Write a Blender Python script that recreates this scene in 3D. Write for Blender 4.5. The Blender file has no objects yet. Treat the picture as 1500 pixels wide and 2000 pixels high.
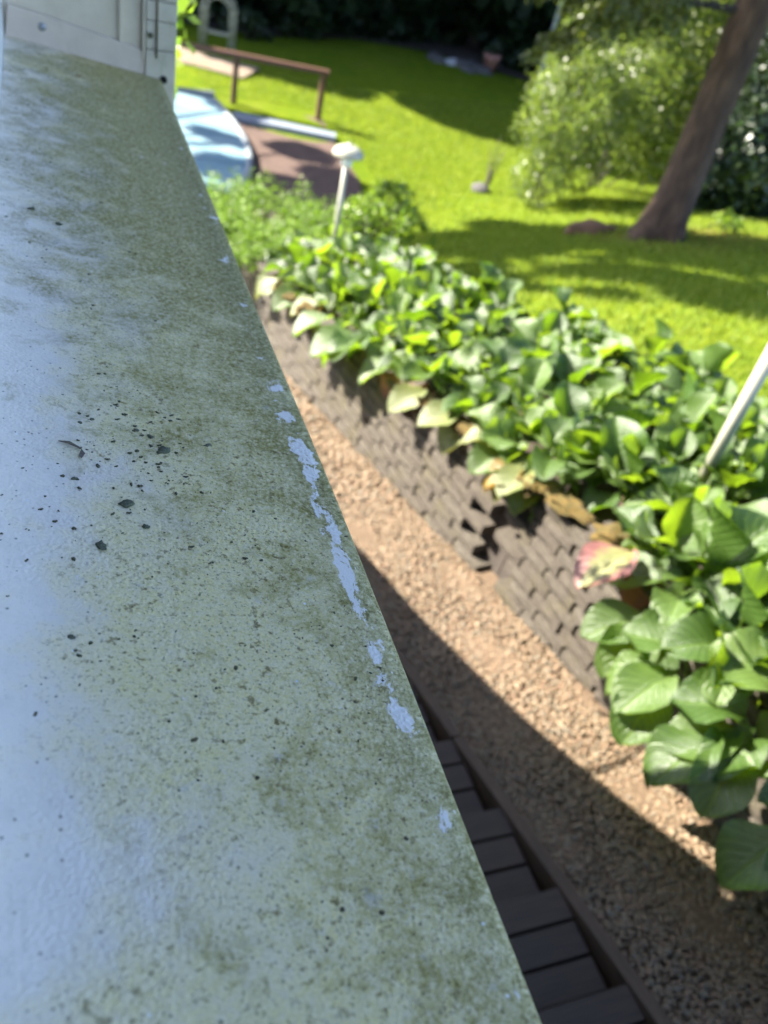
import bpy, bmesh, math, random
import numpy as np
from mathutils import Vector, Matrix, Euler

random.seed(7)
RNG = np.random.default_rng(11)
scene = bpy.context.scene
COL = scene.collection
R = math.radians

# ------------------------------------------------------------------ camera
# metres; the camera is the origin, +Y runs along the window sill away from it, +Z up
F_PX, ROLL, H_PX, SILL_AZ = 1600.0, R(14.3), 1250.0, R(-27.314)
pitch = math.atan(H_PX / F_PX)
cam_d = bpy.data.cameras.new('camera')
cam = bpy.data.objects.new('camera', cam_d)
COL.objects.link(cam)
cam_d.sensor_fit = 'VERTICAL'
cam_d.sensor_height = 32.0
cam_d.lens = F_PX / 2000.0 * 32.0
cam_d.clip_start = 0.01
cam_d.clip_end = 2000
cam_d.dof.use_dof = True
cam_d.dof.focus_distance = 0.53
cam_d.dof.aperture_fstop = cam_d.lens / 4.4
cam.rotation_mode = 'QUATERNION'
_up = (math.sin(ROLL), -math.cos(ROLL)); _rt = (math.cos(ROLL), math.sin(ROLL))
_F = Vector((0, math.cos(pitch), -math.sin(pitch))); _U = Vector((0, math.sin(pitch), math.cos(pitch))); _R = Vector((1, 0, 0))
_M = Matrix(((math.cos(SILL_AZ), -math.sin(SILL_AZ), 0), (math.sin(SILL_AZ), math.cos(SILL_AZ), 0), (0, 0, 1)))
_X = _M @ (_R * _rt[0] + _U * _up[0]); _Y = _M @ (_R * -_rt[1] + _U * -_up[1]); _Z = _M @ (-_F)
cam.rotation_quaternion = Matrix((_X, _Y, _Z)).transposed().to_quaternion()
scene.camera = cam

# ------------------------------------------------------------------ light
SUN_EL = R(38)
SUN_DIR = Vector((-0.76 * math.cos(SUN_EL), 0.65 * math.cos(SUN_EL), math.sin(SUN_EL))).normalized()   # towards the sun
world = bpy.data.worlds.new('World'); scene.world = world
world.use_nodes = True
wn = world.node_tree.nodes; wl = world.node_tree.links
sky = wn.new('ShaderNodeTexSky'); sky.sky_type = 'NISHITA'; sky.sun_disc = False
sky.sun_elevation = SUN_EL
sky.sun_rotation = math.atan2(SUN_DIR.x, SUN_DIR.y)
sky.air_density = 0.4; sky.dust_density = 0.6; sky.ozone_density = 0.0
wn['Background'].inputs['Strength'].default_value = 0.15
wl.new(sky.outputs[0], wn['Background'].inputs['Color'])
sun_d = bpy.data.lights.new('sun', 'SUN'); sun_d.energy = 5.0; sun_d.angle = R(0.53); sun_d.color = (1.0, 0.93, 0.82)
sun = bpy.data.objects.new('sun', sun_d); COL.objects.link(sun)
sun.rotation_mode = 'QUATERNION'; sun.rotation_quaternion = SUN_DIR.to_track_quat('Z', 'Y')
sun.location = (-6, 6, 12)
scene.view_settings.view_transform = 'Standard'; scene.view_settings.look = 'None'
scene.view_settings.gamma = 1.0; scene.view_settings.use_curve_mapping = False
scene.view_settings.exposure = 2.55
scene.cycles.use_denoising = True
scene.cycles.max_bounces = 5
scene.cycles.use_adaptive_sampling = True; scene.cycles.adaptive_threshold = 0.02
scene.cycles.caustics_reflective = False; scene.cycles.caustics_refractive = False
scene.cycles.sample_clamp_indirect = 6.0

# ------------------------------------------------------------------ helpers
def new_obj(name, me, parent=None, mat=None, loc=None):
    o = bpy.data.objects.new(name, me); COL.objects.link(o)
    if mat is not None and me is not None and not me.materials: me.materials.append(mat)
    if loc is not None: o.location = loc
    if parent is not None: o.parent = parent
    return o

def tag(o, label=None, cat=None, group=None, kind=None):
    if label: o['label'] = label
    if cat: o['category'] = cat
    if group: o['group'] = group
    if kind: o['kind'] = kind
    return o

def thing(name, label, cat, loc=(0, 0, 0), rz=0.0, group=None):
    o = bpy.data.objects.new(name, None); COL.objects.link(o)
    o.empty_display_size = 0.05
    o.location = loc; o.rotation_euler = (0, 0, rz)
    return tag(o, label, cat, group)

def mesh(name, verts, faces, smooth=False):
    me = bpy.data.meshes.new(name)
    me.from_pydata([tuple(v) for v in verts], [], faces)
    if smooth: me.polygons.foreach_set('use_smooth', [True] * len(me.polygons))
    me.update(); return me

class MB:
    """collects shapes into one mesh"""
    def __init__(s): s.v = []; s.f = []
    def add(s, vs, fs):
        n = len(s.v); s.v += [tuple(v) for v in vs]; s.f += [tuple(i + n for i in f) for f in fs]; return s
    def box(s, x0, x1, y0, y1, z0, z1):
        return s.add([(x, y, z) for z in (z0, z1) for y in (y0, y1) for x in (x0, x1)],
                     [(0, 2, 3, 1), (4, 5, 7, 6), (0, 1, 5, 4), (2, 6, 7, 3), (0, 4, 6, 2), (1, 3, 7, 5)])
    def tube(s, pts, rads, n=8, cap=True):
        pts = [Vector(p) for p in pts]
        if not hasattr(rads, '__len__'): rads = [rads] * len(pts)
        rings = []
        for i, p in enumerate(pts):
            d = (pts[min(i + 1, len(pts) - 1)] - pts[max(i - 1, 0)]).normalized()
            a = d.orthogonal().normalized() if abs(d.z) > 0.95 else d.cross(Vector((0, 0, 1))).normalized()
            if abs(d.z) > 0.95: a = (Vector((1, 0, 0)) - d * d.x).normalized()
            b = d.cross(a)
            rings.append([p + (a * math.cos(2 * math.pi * k / n) + b * math.sin(2 * math.pi * k / n)) * rads[i] for k in range(n)])
        vs = [v for r in rings for v in r]; fs = []
        for i in range(len(pts) - 1):
            for k in range(n):
                k2 = (k + 1) % n
                fs.append((i * n + k, i * n + k2, (i + 1) * n + k2, (i + 1) * n + k))
        if cap:
            fs.append(tuple(range(n - 1, -1, -1))); fs.append(tuple(range((len(pts) - 1) * n, len(pts) * n)))
        return s.add(vs, fs)
    def lathe(s, prof, c=(0, 0, 0), n=20):
        vs = []; fs = []
        for r, z in prof:
            vs += [(c[0] + r * math.cos(2 * math.pi * k / n), c[1] + r * math.sin(2 * math.pi * k / n), c[2] + z) for k in range(n)]
        for i in range(len(prof) - 1):
            for k in range(n):
                k2 = (k + 1) % n
                fs.append((i * n + k, i * n + k2, (i + 1) * n + k2, (i + 1) * n + k))
        fs.append(tuple(range(n - 1, -1, -1))); fs.append(tuple(range((len(prof) - 1) * n, len(prof) * n)))
        return s.add(vs, fs)
    def prism_y(s, xz, y0, y1):
        n = len(xz)
        vs = [(x, y0, z) for x, z in xz] + [(x, y1, z) for x, z in xz]
        fs = [tuple(range(n)), tuple(range(2 * n - 1, n - 1, -1))] + [(i, i + n, (i + 1) % n + n, (i + 1) % n) for i in range(n)]
        return s.add(vs, fs)
    def prism_x(s, yz, x0, x1):
        n = len(yz)
        vs = [(x0, y, z) for y, z in yz] + [(x1, y, z) for y, z in yz]
        fs = [tuple(range(n - 1, -1, -1)), tuple(range(n, 2 * n))] + [(i, (i + 1) % n, (i + 1) % n + n, i + n) for i in range(n)]
        return s.add(vs, fs)
    def prism_z(s, xy, z0, z1):
        n = len(xy)
        vs = [(x, y, z0) for x, y in xy] + [(x, y, z1) for x, y in xy]
        fs = [tuple(range(n - 1, -1, -1)), tuple(range(n, 2 * n))] + [(i, (i + 1) % n, (i + 1) % n + n, i + n) for i in range(n)]
        return s.add(vs, fs)
    def build(s, name, mat, parent=None, smooth=False, bevel=0.0, loc=None):
        me = mesh(name, s.v, s.f, smooth)
        if bevel:
            bm = bmesh.new(); bm.from_mesh(me)
            bmesh.ops.recalc_face_normals(bm, faces=bm.faces)
            ed = [e for e in bm.edges if len(e.link_faces) == 2 and e.calc_face_angle(0) > 0.6]
            bmesh.ops.bevel(bm, geom=ed, offset=bevel, segments=2, affect='EDGES', profile=0.6)
            bm.to_mesh(me); bm.free()
        o = new_obj(name, me, parent, mat, loc)
        return o

def np_mesh(name, V, quads):
    """V (n,3) array, quads (m,4) int array"""
    me = bpy.data.meshes.new(name)
    m = len(quads); k = quads.shape[1]
    me.vertices.add(len(V)); me.vertices.foreach_set('co', V.astype(np.float32).ravel())
    me.loops.add(m * k); me.loops.foreach_set('vertex_index', quads.astype(np.int32).ravel())
    me.polygons.add(m)
    me.polygons.foreach_set('loop_start', (np.arange(m) * k).astype(np.int32))
    me.update(calc_edges=True); me.validate()
    return me

# ------------------------------------------------------------------ materials
def mat(name):
    m = bpy.data.materials.new(name); m.use_nodes = True
    nt = m.node_tree
    return m, nt, nt.nodes['Principled BSDF']

def nd(nt, typ, **kw):
    n = nt.nodes.new(typ)
    for k, v in kw.items():
        if k in n.inputs: n.inputs[k].default_value = v
        else: setattr(n, k, v)
    return n

def ramp(nt, fac, stops, interp='LINEAR'):
    r = nt.nodes.new('ShaderNodeValToRGB'); r.color_ramp.interpolation = interp
    e = r.color_ramp.elements
    while len(e) < len(stops): e.new(0.5)
    for i, (p, c) in enumerate(stops):
        e[i].position = p; e[i].color = (*c, 1) if len(c) == 3 else c
    nt.links.new(fac, r.inputs['Fac']); return r.outputs['Color']

def math_n(nt, op, a, b=None, c=None, clamp=False):
    n = nt.nodes.new('ShaderNodeMath'); n.operation = op; n.use_clamp = clamp
    for i, x in enumerate((a, b, c)):
        if x is None: continue
        if hasattr(x, 'is_linked') or hasattr(x, 'links'): nt.links.new(x, n.inputs[i])
        else: n.inputs[i].default_value = x
    return n.outputs[0]

def mix(nt, fac, a, b, blend='MIX'):
    n = nt.nodes.new('ShaderNodeMix'); n.data_type = 'RGBA'; n.blend_type = blend
    for sock, x in ((n.inputs[0], fac), (n.inputs[6], a), (n.inputs[7], b)):
        if hasattr(x, 'links'): nt.links.new(x, sock)
        elif isinstance(x, (int, float)): sock.default_value = x
        else: sock.default_value = (*x, 1)
    return n.outputs[2]

def noise(nt, vec, scale, detail=4.0, rough=0.55, dist=0.0):
    n = nd(nt, 'ShaderNodeTexNoise', Scale=scale, Detail=detail, Roughness=rough, Distortion=dist)
    if vec is not None: nt.links.new(vec, n.inputs['Vector'])
    return n.outputs['Fac']

def mapping(nt, vec, scale=(1, 1, 1), loc=(0, 0, 0), rot=(0, 0, 0)):
    n = nt.nodes.new('ShaderNodeMapping'); n.inputs['Scale'].default_value = scale
    n.inputs['Location'].default_value = loc; n.inputs['Rotation'].default_value = rot
    nt.links.new(vec, n.inputs['Vector']); return n.outputs[0]

def bump(nt, b, height, strength=0.3, dist=0.01):
    n = nd(nt, 'ShaderNodeBump', Strength=strength, Distance=dist)
    nt.links.new(height, n.inputs['Height']); nt.links.new(n.outputs[0], b.inputs['Normal']); return n

def pos(nt):
    return nt.nodes.new('ShaderNodeNewGeometry').outputs['Position']

def objc(nt):
    return nt.nodes.new('ShaderNodeTexCoord').outputs['Object']

def simple(name, stops, scale, rough=0.6, bstr=0.2, bdist=0.005, space='pos', detail=6, stretch=(1, 1, 1), spec=0.5, metallic=0.0):
    m, nt, b = mat(name)
    v = mapping(nt, pos(nt) if space == 'pos' else objc(nt), stretch)
    f = noise(nt, v, scale, detail, 0.6)
    nt.links.new(ramp(nt, f, stops), b.inputs['Base Color'])
    b.inputs['Roughness'].default_value = rough
    b.inputs['Specular IOR Level'].default_value = spec
    b.inputs['Metallic'].default_value = metallic
    if bstr: bump(nt, b, noise(nt, v, scale * 2.3, 5, 0.6), bstr, bdist)
    return m

def leafy(name, cols, trans=0.4, rough=0.4, tcol=None, obj_var=True, spec=0.5):
    """two sided leaf shader: per-leaf colour, part of the light shines through"""
    m, nt, b = mat(name)
    g = nt.nodes.new('ShaderNodeNewGeometry')
    c = ramp(nt, g.outputs['Random Per Island'], [(i / max(1, len(cols) - 1), x) for i, x in enumerate(cols)])
    nt.links.new(c, b.inputs['Base Color'])
    b.inputs['Roughness'].default_value = rough; b.inputs['Specular IOR Level'].default_value = spec
    t = nt.nodes.new('ShaderNodeBsdfTranslucent')
    tc = mix(nt, 1.0, c, tcol or (1.9, 2.1, 0.7), 'MULTIPLY')
    nt.links.new(tc, t.inputs['Color'])
    ms = nt.nodes.new('ShaderNodeMixShader'); ms.inputs[0].default_value = trans
    nt.links.new(b.outputs[0], ms.inputs[1]); nt.links.new(t.outputs[0], ms.inputs[2])
    nt.links.new(ms.outputs[0], nt.nodes['Material Output'].inputs['Surface'])
    return m

# painted sheet-metal sill: pale paint, algae film growing towards the outer edge, flakes, specks
def sill_material():
    m, nt, b = mat('sill_paint')
    p = pos(nt)
    sx = nt.nodes.new('ShaderNodeSeparateXYZ'); nt.links.new(p, sx.inputs[0])
    X, Y = sx.outputs[0], sx.outputs[1]
    bw = lambda f, lo, hi: ramp(nt, f, [(lo, (0, 0, 0)), (hi, (1, 1, 1))])
    big = noise(nt, mapping(nt, p, (1, .75, 1)), 13, 5, 0.55, 0.3)
    mid = noise(nt, p, 45, 6, 0.65)
    fine = noise(nt, p, 620, 4, 0.7)
    grainf = noise(nt, mapping(nt, p, (1, 1, 1), (3, 1, 0)), 260, 6, 0.75)
    # algae coverage: none at the window, full at the drip edge, its limit broken up by noise
    dx = math_n(nt, 'MULTIPLY', math_n(nt, 'ADD', X, 0.028), 9.0)
    cov = math_n(nt, 'ADD', dx, math_n(nt, 'MULTIPLY', math_n(nt, 'SUBTRACT', big, 0.5), 2.6))
    cov = math_n(nt, 'ADD', cov, math_n(nt, 'MULTIPLY', math_n(nt, 'SUBTRACT', mid, 0.5), 1.2))
    covs = ramp(nt, cov, [(0.0, (0, 0, 0)), (0.22, (.25, .25, .25)), (0.6, (.72, .72, .72)), (1.0, (1, 1, 1))])
    grain = bw(grainf, 0.38, 0.60)
    film = math_n(nt, 'MULTIPLY', covs, math_n(nt, 'ADD', math_n(nt, 'MULTIPLY', grain, 0.32), 0.68), clamp=True)
    paint = mix(nt, bw(mid, 0.3, 0.7), (0.735, 0.675, 0.585), (0.84, 0.775, 0.675))
    algae = mix(nt, bw(fine, 0.35, 0.65), (0.62, 0.545, 0.25), (0.80, 0.70, 0.34))
    col = mix(nt, film, paint, algae)
    # darker olive growth in blotches, thicker towards the edge and further away
    far = ramp(nt, math_n(nt, 'MULTIPLY', Y, 0.75), [(0.25, (0, 0, 0)), (0.70, (1, 1, 1))])
    olv = math_n(nt, 'ADD', math_n(nt, 'MULTIPLY', X, 3.4), math_n(nt, 'MULTIPLY', far, 0.72))
    blot = noise(nt, mapping(nt, p, (1, 1, 1), (7, 2, 0)), 24, 6, 0.70, 0.5)
    ol = ramp(nt, math_n(nt, 'ADD', olv, math_n(nt, 'MULTIPLY', math_n(nt, 'SUBTRACT', blot, 0.5), 2.9)), [(0.30, (0, 0, 0)), (0.92, (1, 1, 1))])
    ol = math_n(nt, 'MULTIPLY', ol, math_n(nt, 'ADD', math_n(nt, 'MULTIPLY', bw(grainf, 0.36, 0.62), 0.8), 0.15), clamp=True)
    col = mix(nt, ol, col, (0.225, 0.195, 0.034))
    # brown-green freckles of two sizes
    frm = noise(nt, mapping(nt, p, (1, 1, 1), (4, 4, 0)), 30, 3, 0.5)
    lim = math_n(nt, 'MULTIPLY', covs, ramp(nt, frm, [(0.35, (0.25, .25, .25)), (0.60, (1, 1, 1))]))
    f1 = math_n(nt, 'MULTIPLY', bw(noise(nt, mapping(nt, p, (1, 1, 1), (1, 9, 0)), 210, 4, 0.62), 0.57, 0.655), lim)
    f2 = math_n(nt, 'MULTIPLY', bw(noise(nt, mapping(nt, p, (1, 1, 1), (8, 3, 0)), 480, 3, 0.6), 0.58, 0.67), math_n(nt, 'ADD', math_n(nt, 'MULTIPLY', covs, .85), .15))
    col = mix(nt, math_n(nt, 'MULTIPLY', f2, 0.72), col, (0.17, 0.14, 0.045))
    col = mix(nt, math_n(nt, 'MULTIPLY', f1, 0.85), col, (0.13, 0.092, 0.022))
    # violet-grey worn patches
    vg = bw(noise(nt, mapping(nt, p, (1, 1, 1), (2, 2, 0)), 75, 6, 0.7), 0.60, 0.72)
    col = mix(nt, math_n(nt, 'MULTIPLY', vg, 0.38), col, (0.50, 0.50, 0.54))
    # pin specks
    v1 = nd(nt, 'ShaderNodeTexVoronoi', Scale=230.0, Randomness=1.0); nt.links.new(p, v1.inputs['Vector'])
    sp = ramp(nt, v1.outputs['Distance'], [(0.0, (1, 1, 1)), (0.12, (1, 1, 1)), (0.24, (0, 0, 0))])
    sel = nt.nodes.new('ShaderNodeSeparateColor'); nt.links.new(v1.outputs['Color'], sel.inputs[0])
    sp = math_n(nt, 'MULTIPLY', sp, math_n(nt, 'GREATER_THAN', sel.outputs[0], 0.86))
    col = mix(nt, math_n(nt, 'MULTIPLY', sp, 0.7), col, (0.085, 0.08, 0.045))
    # pale flecks
    v2 = nd(nt, 'ShaderNodeTexVoronoi', Scale=120.0, Randomness=1.0); nt.links.new(mapping(nt, p, (1, 1, 1), (5, 5, 0)), v2.inputs['Vector'])
    sel2 = nt.nodes.new('ShaderNodeSeparateColor'); nt.links.new(v2.outputs['Color'], sel2.inputs[0])
    fl = math_n(nt, 'MULTIPLY', ramp(nt, v2.outputs['Distance'], [(0.0, (1, 1, 1)), (0.08, (1, 1, 1)), (0.13, (0, 0, 0))]), math_n(nt, 'GREATER_THAN', sel2.outputs[1], 0.91))
    col = mix(nt, fl, col, (0.78, 0.80, 0.80))
    # darker crust right at the drip edge, and a strip where it has flaked off the pale paint
    n1 = noise(nt, mapping(nt, p, (1, .5, 1), (2, 6, 0)), 95, 7, 0.76, 0.4)
    dk = ramp(nt, math_n(nt, 'MULTIPLY', math_n(nt, 'SUBTRACT', X, 0.135), 22.0), [(0.0, (0, 0, 0)), (0.8, (1, 1, 1))])
    col = mix(nt, math_n(nt, 'MULTIPLY', dk, math_n(nt, 'MULTIPLY', bw(grainf, 0.34, 0.60), 0.55)), col, (0.155, 0.155, 0.065))
    wob = math_n(nt, 'MULTIPLY', math_n(nt, 'SUBTRACT', noise(nt, mapping(nt, p, (0, 1, 0)), 9, 3, 0.5), 0.5), 0.022)
    de = math_n(nt, 'SUBTRACT', math_n(nt, 'ADD', 0.1625, math_n(nt, 'MULTIPLY', Y, 0.0105)), math_n(nt, 'ADD', X, wob))
    band = ramp(nt, math_n(nt, 'ABSOLUTE', math_n(nt, 'MULTIPLY', de, 80.0)), [(0.0, (1, 1, 1)), (0.35, (.9, .9, .9)), (1.0, (0, 0, 0))])
    yr = ramp(nt, Y, [(0.14, (.35, .35, .35)), (0.22, (.75, .75, .75)), (0.28, (1, 1, 1)), (0.50, (1, 1, 1)), (0.55, (0.8, .8, .8)), (0.62, (.45, .45, .45)), (0.78, (.62, .62, .62)), (0.92, (.62, .62, .62)), (1.0, (.45, .45, .45))])
    patch = noise(nt, mapping(nt, p, (.6, 1, 1), (1, 3, 0)), 22, 3, 0.5)
    fk = math_n(nt, 'ADD', math_n(nt, 'MULTIPLY', math_n(nt, 'MULTIPLY', band, yr), 0.34), math_n(nt, 'ADD', math_n(nt, 'MULTIPLY', n1, 1.15), math_n(nt, 'MULTIPLY', patch, 0.4)))
    brk = math_n(nt, 'MULTIPLY', math_n(nt, 'SUBTRACT', noise(nt, mapping(nt, p, (.4, 1, 1), (6, 1, 0)), 48, 3, 0.6), 0.5), 0.75)
    fk = bw(math_n(nt, 'MULTIPLY', math_n(nt, 'ADD', fk, brk), 0.5), 0.545, 0.555)
    col = mix(nt, fk, col, (0.80, 0.77, 0.70))
    nt.links.new(col, b.inputs['Base Color'])
    rg = mix(nt, film, (0.52, 0.52, 0.52), (0.75, 0.75, 0.75))
    nt.links.new(rg, b.inputs['Roughness'])
    nt.links.new(mix(nt, film, (0.32, 0.32, 0.32), (0.18, 0.18, 0.18)), b.inputs['Specular IOR Level'])
    # orange-peel beads plus crust relief
    vb = nd(nt, 'ShaderNodeTexVoronoi', Scale=420.0, Randomness=1.0, feature='SMOOTH_F1'); nt.links.new(p, vb.inputs['Vector'])
    bd = math_n(nt, 'MULTIPLY', math_n(nt, 'SUBTRACT', 0.5, vb.outputs['Distance']), ramp(nt, noise(nt, p, 9, 2), [(0.42, (.15, .15, .15)), (0.6, (1, 1, 1))]))
    hgt = math_n(nt, 'ADD', math_n(nt, 'MULTIPLY', fine, 0.6), bd)
    bump(nt, b, hgt, 0.6, 0.0012)
    return m

M = {}
M['sill'] = sill_material()

def weathered_white(name, c0, c1, stain=(0.30, 0.30, 0.16), amount=0.45):
    m, nt, b = mat(name)
    p = pos(nt)
    n1 = noise(nt, p, 30, 6, 0.6); n2 = noise(nt, mapping(nt, p, (1, 1, .25)), 55, 6, 0.7)
    c = mix(nt, ramp(nt, n1, [(0.35, (0, 0, 0)), (0.65, (1, 1, 1))]), c0, c1)
    c = mix(nt, math_n(nt, 'MULTIPLY', ramp(nt, n2, [(0.55, (0, 0, 0)), (0.75, (1, 1, 1))]), amount), c, stain)
    nt.links.new(c, b.inputs['Base Color']); b.inputs['Roughness'].default_value = 0.5
    bump(nt, b, noise(nt, p, 160, 5, 0.6), 0.12, 0.002)
    return m
M['siding'] = weathered_white('siding_paint', (0.58, 0.49, 0.37), (0.66, 0.56, 0.43), (0.34, 0.34, 0.24), 0.25)
M['corner'] = weathered_white('corner_paint', (0.48, 0.42, 0.32), (0.58, 0.51, 0.40), (0.24, 0.25, 0.10), 0.7)
M['flash'] = weathered_white('flashing_paint', (0.57, 0.465, 0.375), (0.63, 0.52, 0.425), (0.36, 0.33, 0.28), 0.3)
M['render'] = simple('house_render', [(0.3, (.5, .49, .46)), (0.7, (.6, .59, .56))], 6, 0.8, 0.2)
M['roof'] = simple('roof_tiles', [(0.3, (.10, .055, .04)), (0.7, (.16, .09, .07))], 9, 0.8, 0.3)
M['frame_white'] = simple('frame_white', [(0.3, (.70, .72, .73)), (0.7, (.78, .79, .80))], 15, 0.35, 0.05)
m, nt, b = mat('window_glass'); b.inputs['Base Color'].default_value = (.02, .025, .03, 1); b.inputs['Roughness'].default_value = .03; M['glass'] = m
M['screw'] = simple('screw_zinc', [(0.3, (.26, .27, .28)), (0.7, (.36, .37, .38))], 300, 0.45, 0.1, metallic=0.6)
m, nt, b = mat('hole_black'); b.inputs['Base Color'].default_value = (.006, .006, .006, 1); b.inputs['Roughness'].default_value = .9; M['black'] = m
M['crumb'] = simple('dirt_crumb', [(0.3, (.045, .045, .022)), (0.7, (.12, .11, .06))], 700, 0.9, 0.5, 0.0006)
M['mosslump'] = simple('moss_lump', [(0.3, (.055, .065, .035)), (0.7, (.17, .18, .12))], 900, 0.95, 0.7, 0.001)
M['dryleaf'] = simple('dry_leaf', [(0.3, (.16, .075, .03)), (0.7, (.28, .14, .06))], 200, 0.8, 0.3, 0.001)
M['twig'] = simple('twig_bark', [(0.3, (.09, .075, .06)), (0.7, (.17, .14, .11))], 300, 0.85, 0.3, 0.001)

def wood(name, dark, light, scale=30, rough=0.55, along='x'):
    m, nt, b = mat(name)
    p = objc(nt)
    st = (.06, 1, 1) if along == 'x' else (1, .06, 1) if along == 'y' else (1, 1, .06)
    oi = nt.nodes.new('ShaderNodeObjectInfo')
    f = noise(nt, mapping(nt, p, st), scale * 3, 8, 0.65, 0.4)
    c = ramp(nt, f, [(0.3, dark), (0.7, light)])
    c = mix(nt, math_n(nt, 'MULTIPLY', oi.outputs['Random'], 0.35), c, tuple(x * 0.5 for x in dark))
    nt.links.new(c, b.inputs['Base Color']); b.inputs['Roughness'].default_value = rough
    bump(nt, b, f, 0.3, 0.003)
    return m
M['deck'] = wood('stair_wood', (.026, .015, .008), (.070, .040, .021), 30, 0.65)
M['deck_old'] = wood('stair_wood_grey', (0.0160, 0.0109, 0.0088), (0.0357, 0.0244, 0.0189), 30, 0.55)
M['beam'] = wood('edging_wood', (0.0612, 0.0360, 0.0203), (0.1224, 0.0750, 0.0428), 30, 0.75, 'y')
M['rail'] = wood('rail_wood', (0.0527, 0.0217, 0.0112), (0.1054, 0.0465, 0.0248), 10, 0.6)
M['plank'] = wood('platform_wood', (0.1612, 0.1178, 0.0806), (0.2480, 0.1922, 0.1364), 8, 0.75)

# gravel base and pebbles
def pebble_mat():
    m, nt, b = mat('pebbles')
    g = nt.nodes.new('ShaderNodeNewGeometry')
    c = ramp(nt, g.outputs['Random Per Island'], [(0.0, (0.1221, 0.0723, 0.0390)), (0.22, (0.1628, 0.1055, 0.0586)), (0.42, (0.2035, 0.1406, 0.0814)), (0.60, (0.1709, 0.0859, 0.0489)), (0.74, (0.2361, 0.1836, 0.1172)), (0.86, (0.0895, 0.0704, 0.0489)), (0.94, (0.1465, 0.1289, 0.0944)), (1.0, (0.0407, 0.0351, 0.0261))])
    n = noise(nt, pos(nt), 260, 4, 0.6)
    c = mix(nt, 0.35, c, ramp(nt, n, [(0.3, (0.0488, 0.0351, 0.0228)), (0.7, (0.2442, 0.1876, 0.1172))]))
    nt.links.new(c, b.inputs['Base Color']); b.inputs['Roughness'].default_value = .75
    return m
M['pebble'] = pebble_mat()
M['gravelbed'] = simple('gravel_bed', [(0.3, (0.0570, 0.0372, 0.0212)), (0.5, (0.1099, 0.0704, 0.0407)), (0.7, (0.1547, 0.1094, 0.0651))], 90, 0.9, 0.6, 0.01)
M['soil'] = simple('bed_soil', [(0.3, (.018, .012, .008)), (0.7, (.05, .034, .022))], 30, 0.95, 0.7, 0.02)
M['needle_soil'] = simple('needle_litter', [(0.3, (0.1020, 0.0510, 0.0270)), (0.7, (0.1800, 0.1020, 0.0540))], 40, 0.95, 0.7, 0.02)
def brick_mat():
    m, nt, b = mat('split_face_block')
    p = pos(nt); oi = nt.nodes.new('ShaderNodeObjectInfo')
    f = noise(nt, p, 55, 7, 0.65)
    c = ramp(nt, f, [(0.3, (0.0389, 0.0325, 0.0246)), (0.7, (0.1169, 0.1008, 0.0778))])
    c = mix(nt, math_n(nt, 'MULTIPLY', oi.outputs['Random'], 0.55), c, (0.0623, 0.0486, 0.0360))
    c = mix(nt, math_n(nt, 'MULTIPLY', ramp(nt, noise(nt, p, 9, 4), [(0.52, (0, 0, 0)), (0.66, (1, 1, 1))]), 0.35), c, (0.0779, 0.0659, 0.0217))
    nt.links.new(c, b.inputs['Base Color']); b.inputs['Roughness'].default_value = .9
    bump(nt, b, noise(nt, p, 140, 6, 0.7), 0.8, 0.006)
    return m
M['brick'] = brick_mat()
M['core'] = simple('wall_core', [(0.3, (.03, .025, .02)), (0.7, (.07, .055, .045))], 40, 0.95, 0.5)
M['moss'] = simple('cushion_moss', [(0.25, (.030, .028, .006)), (0.45, (.075, .055, .010)), (0.6, (.115, .070, .014)), (0.75, (.10, .085, .02))], 45, 0.98, 1.0, 0.012)

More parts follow.
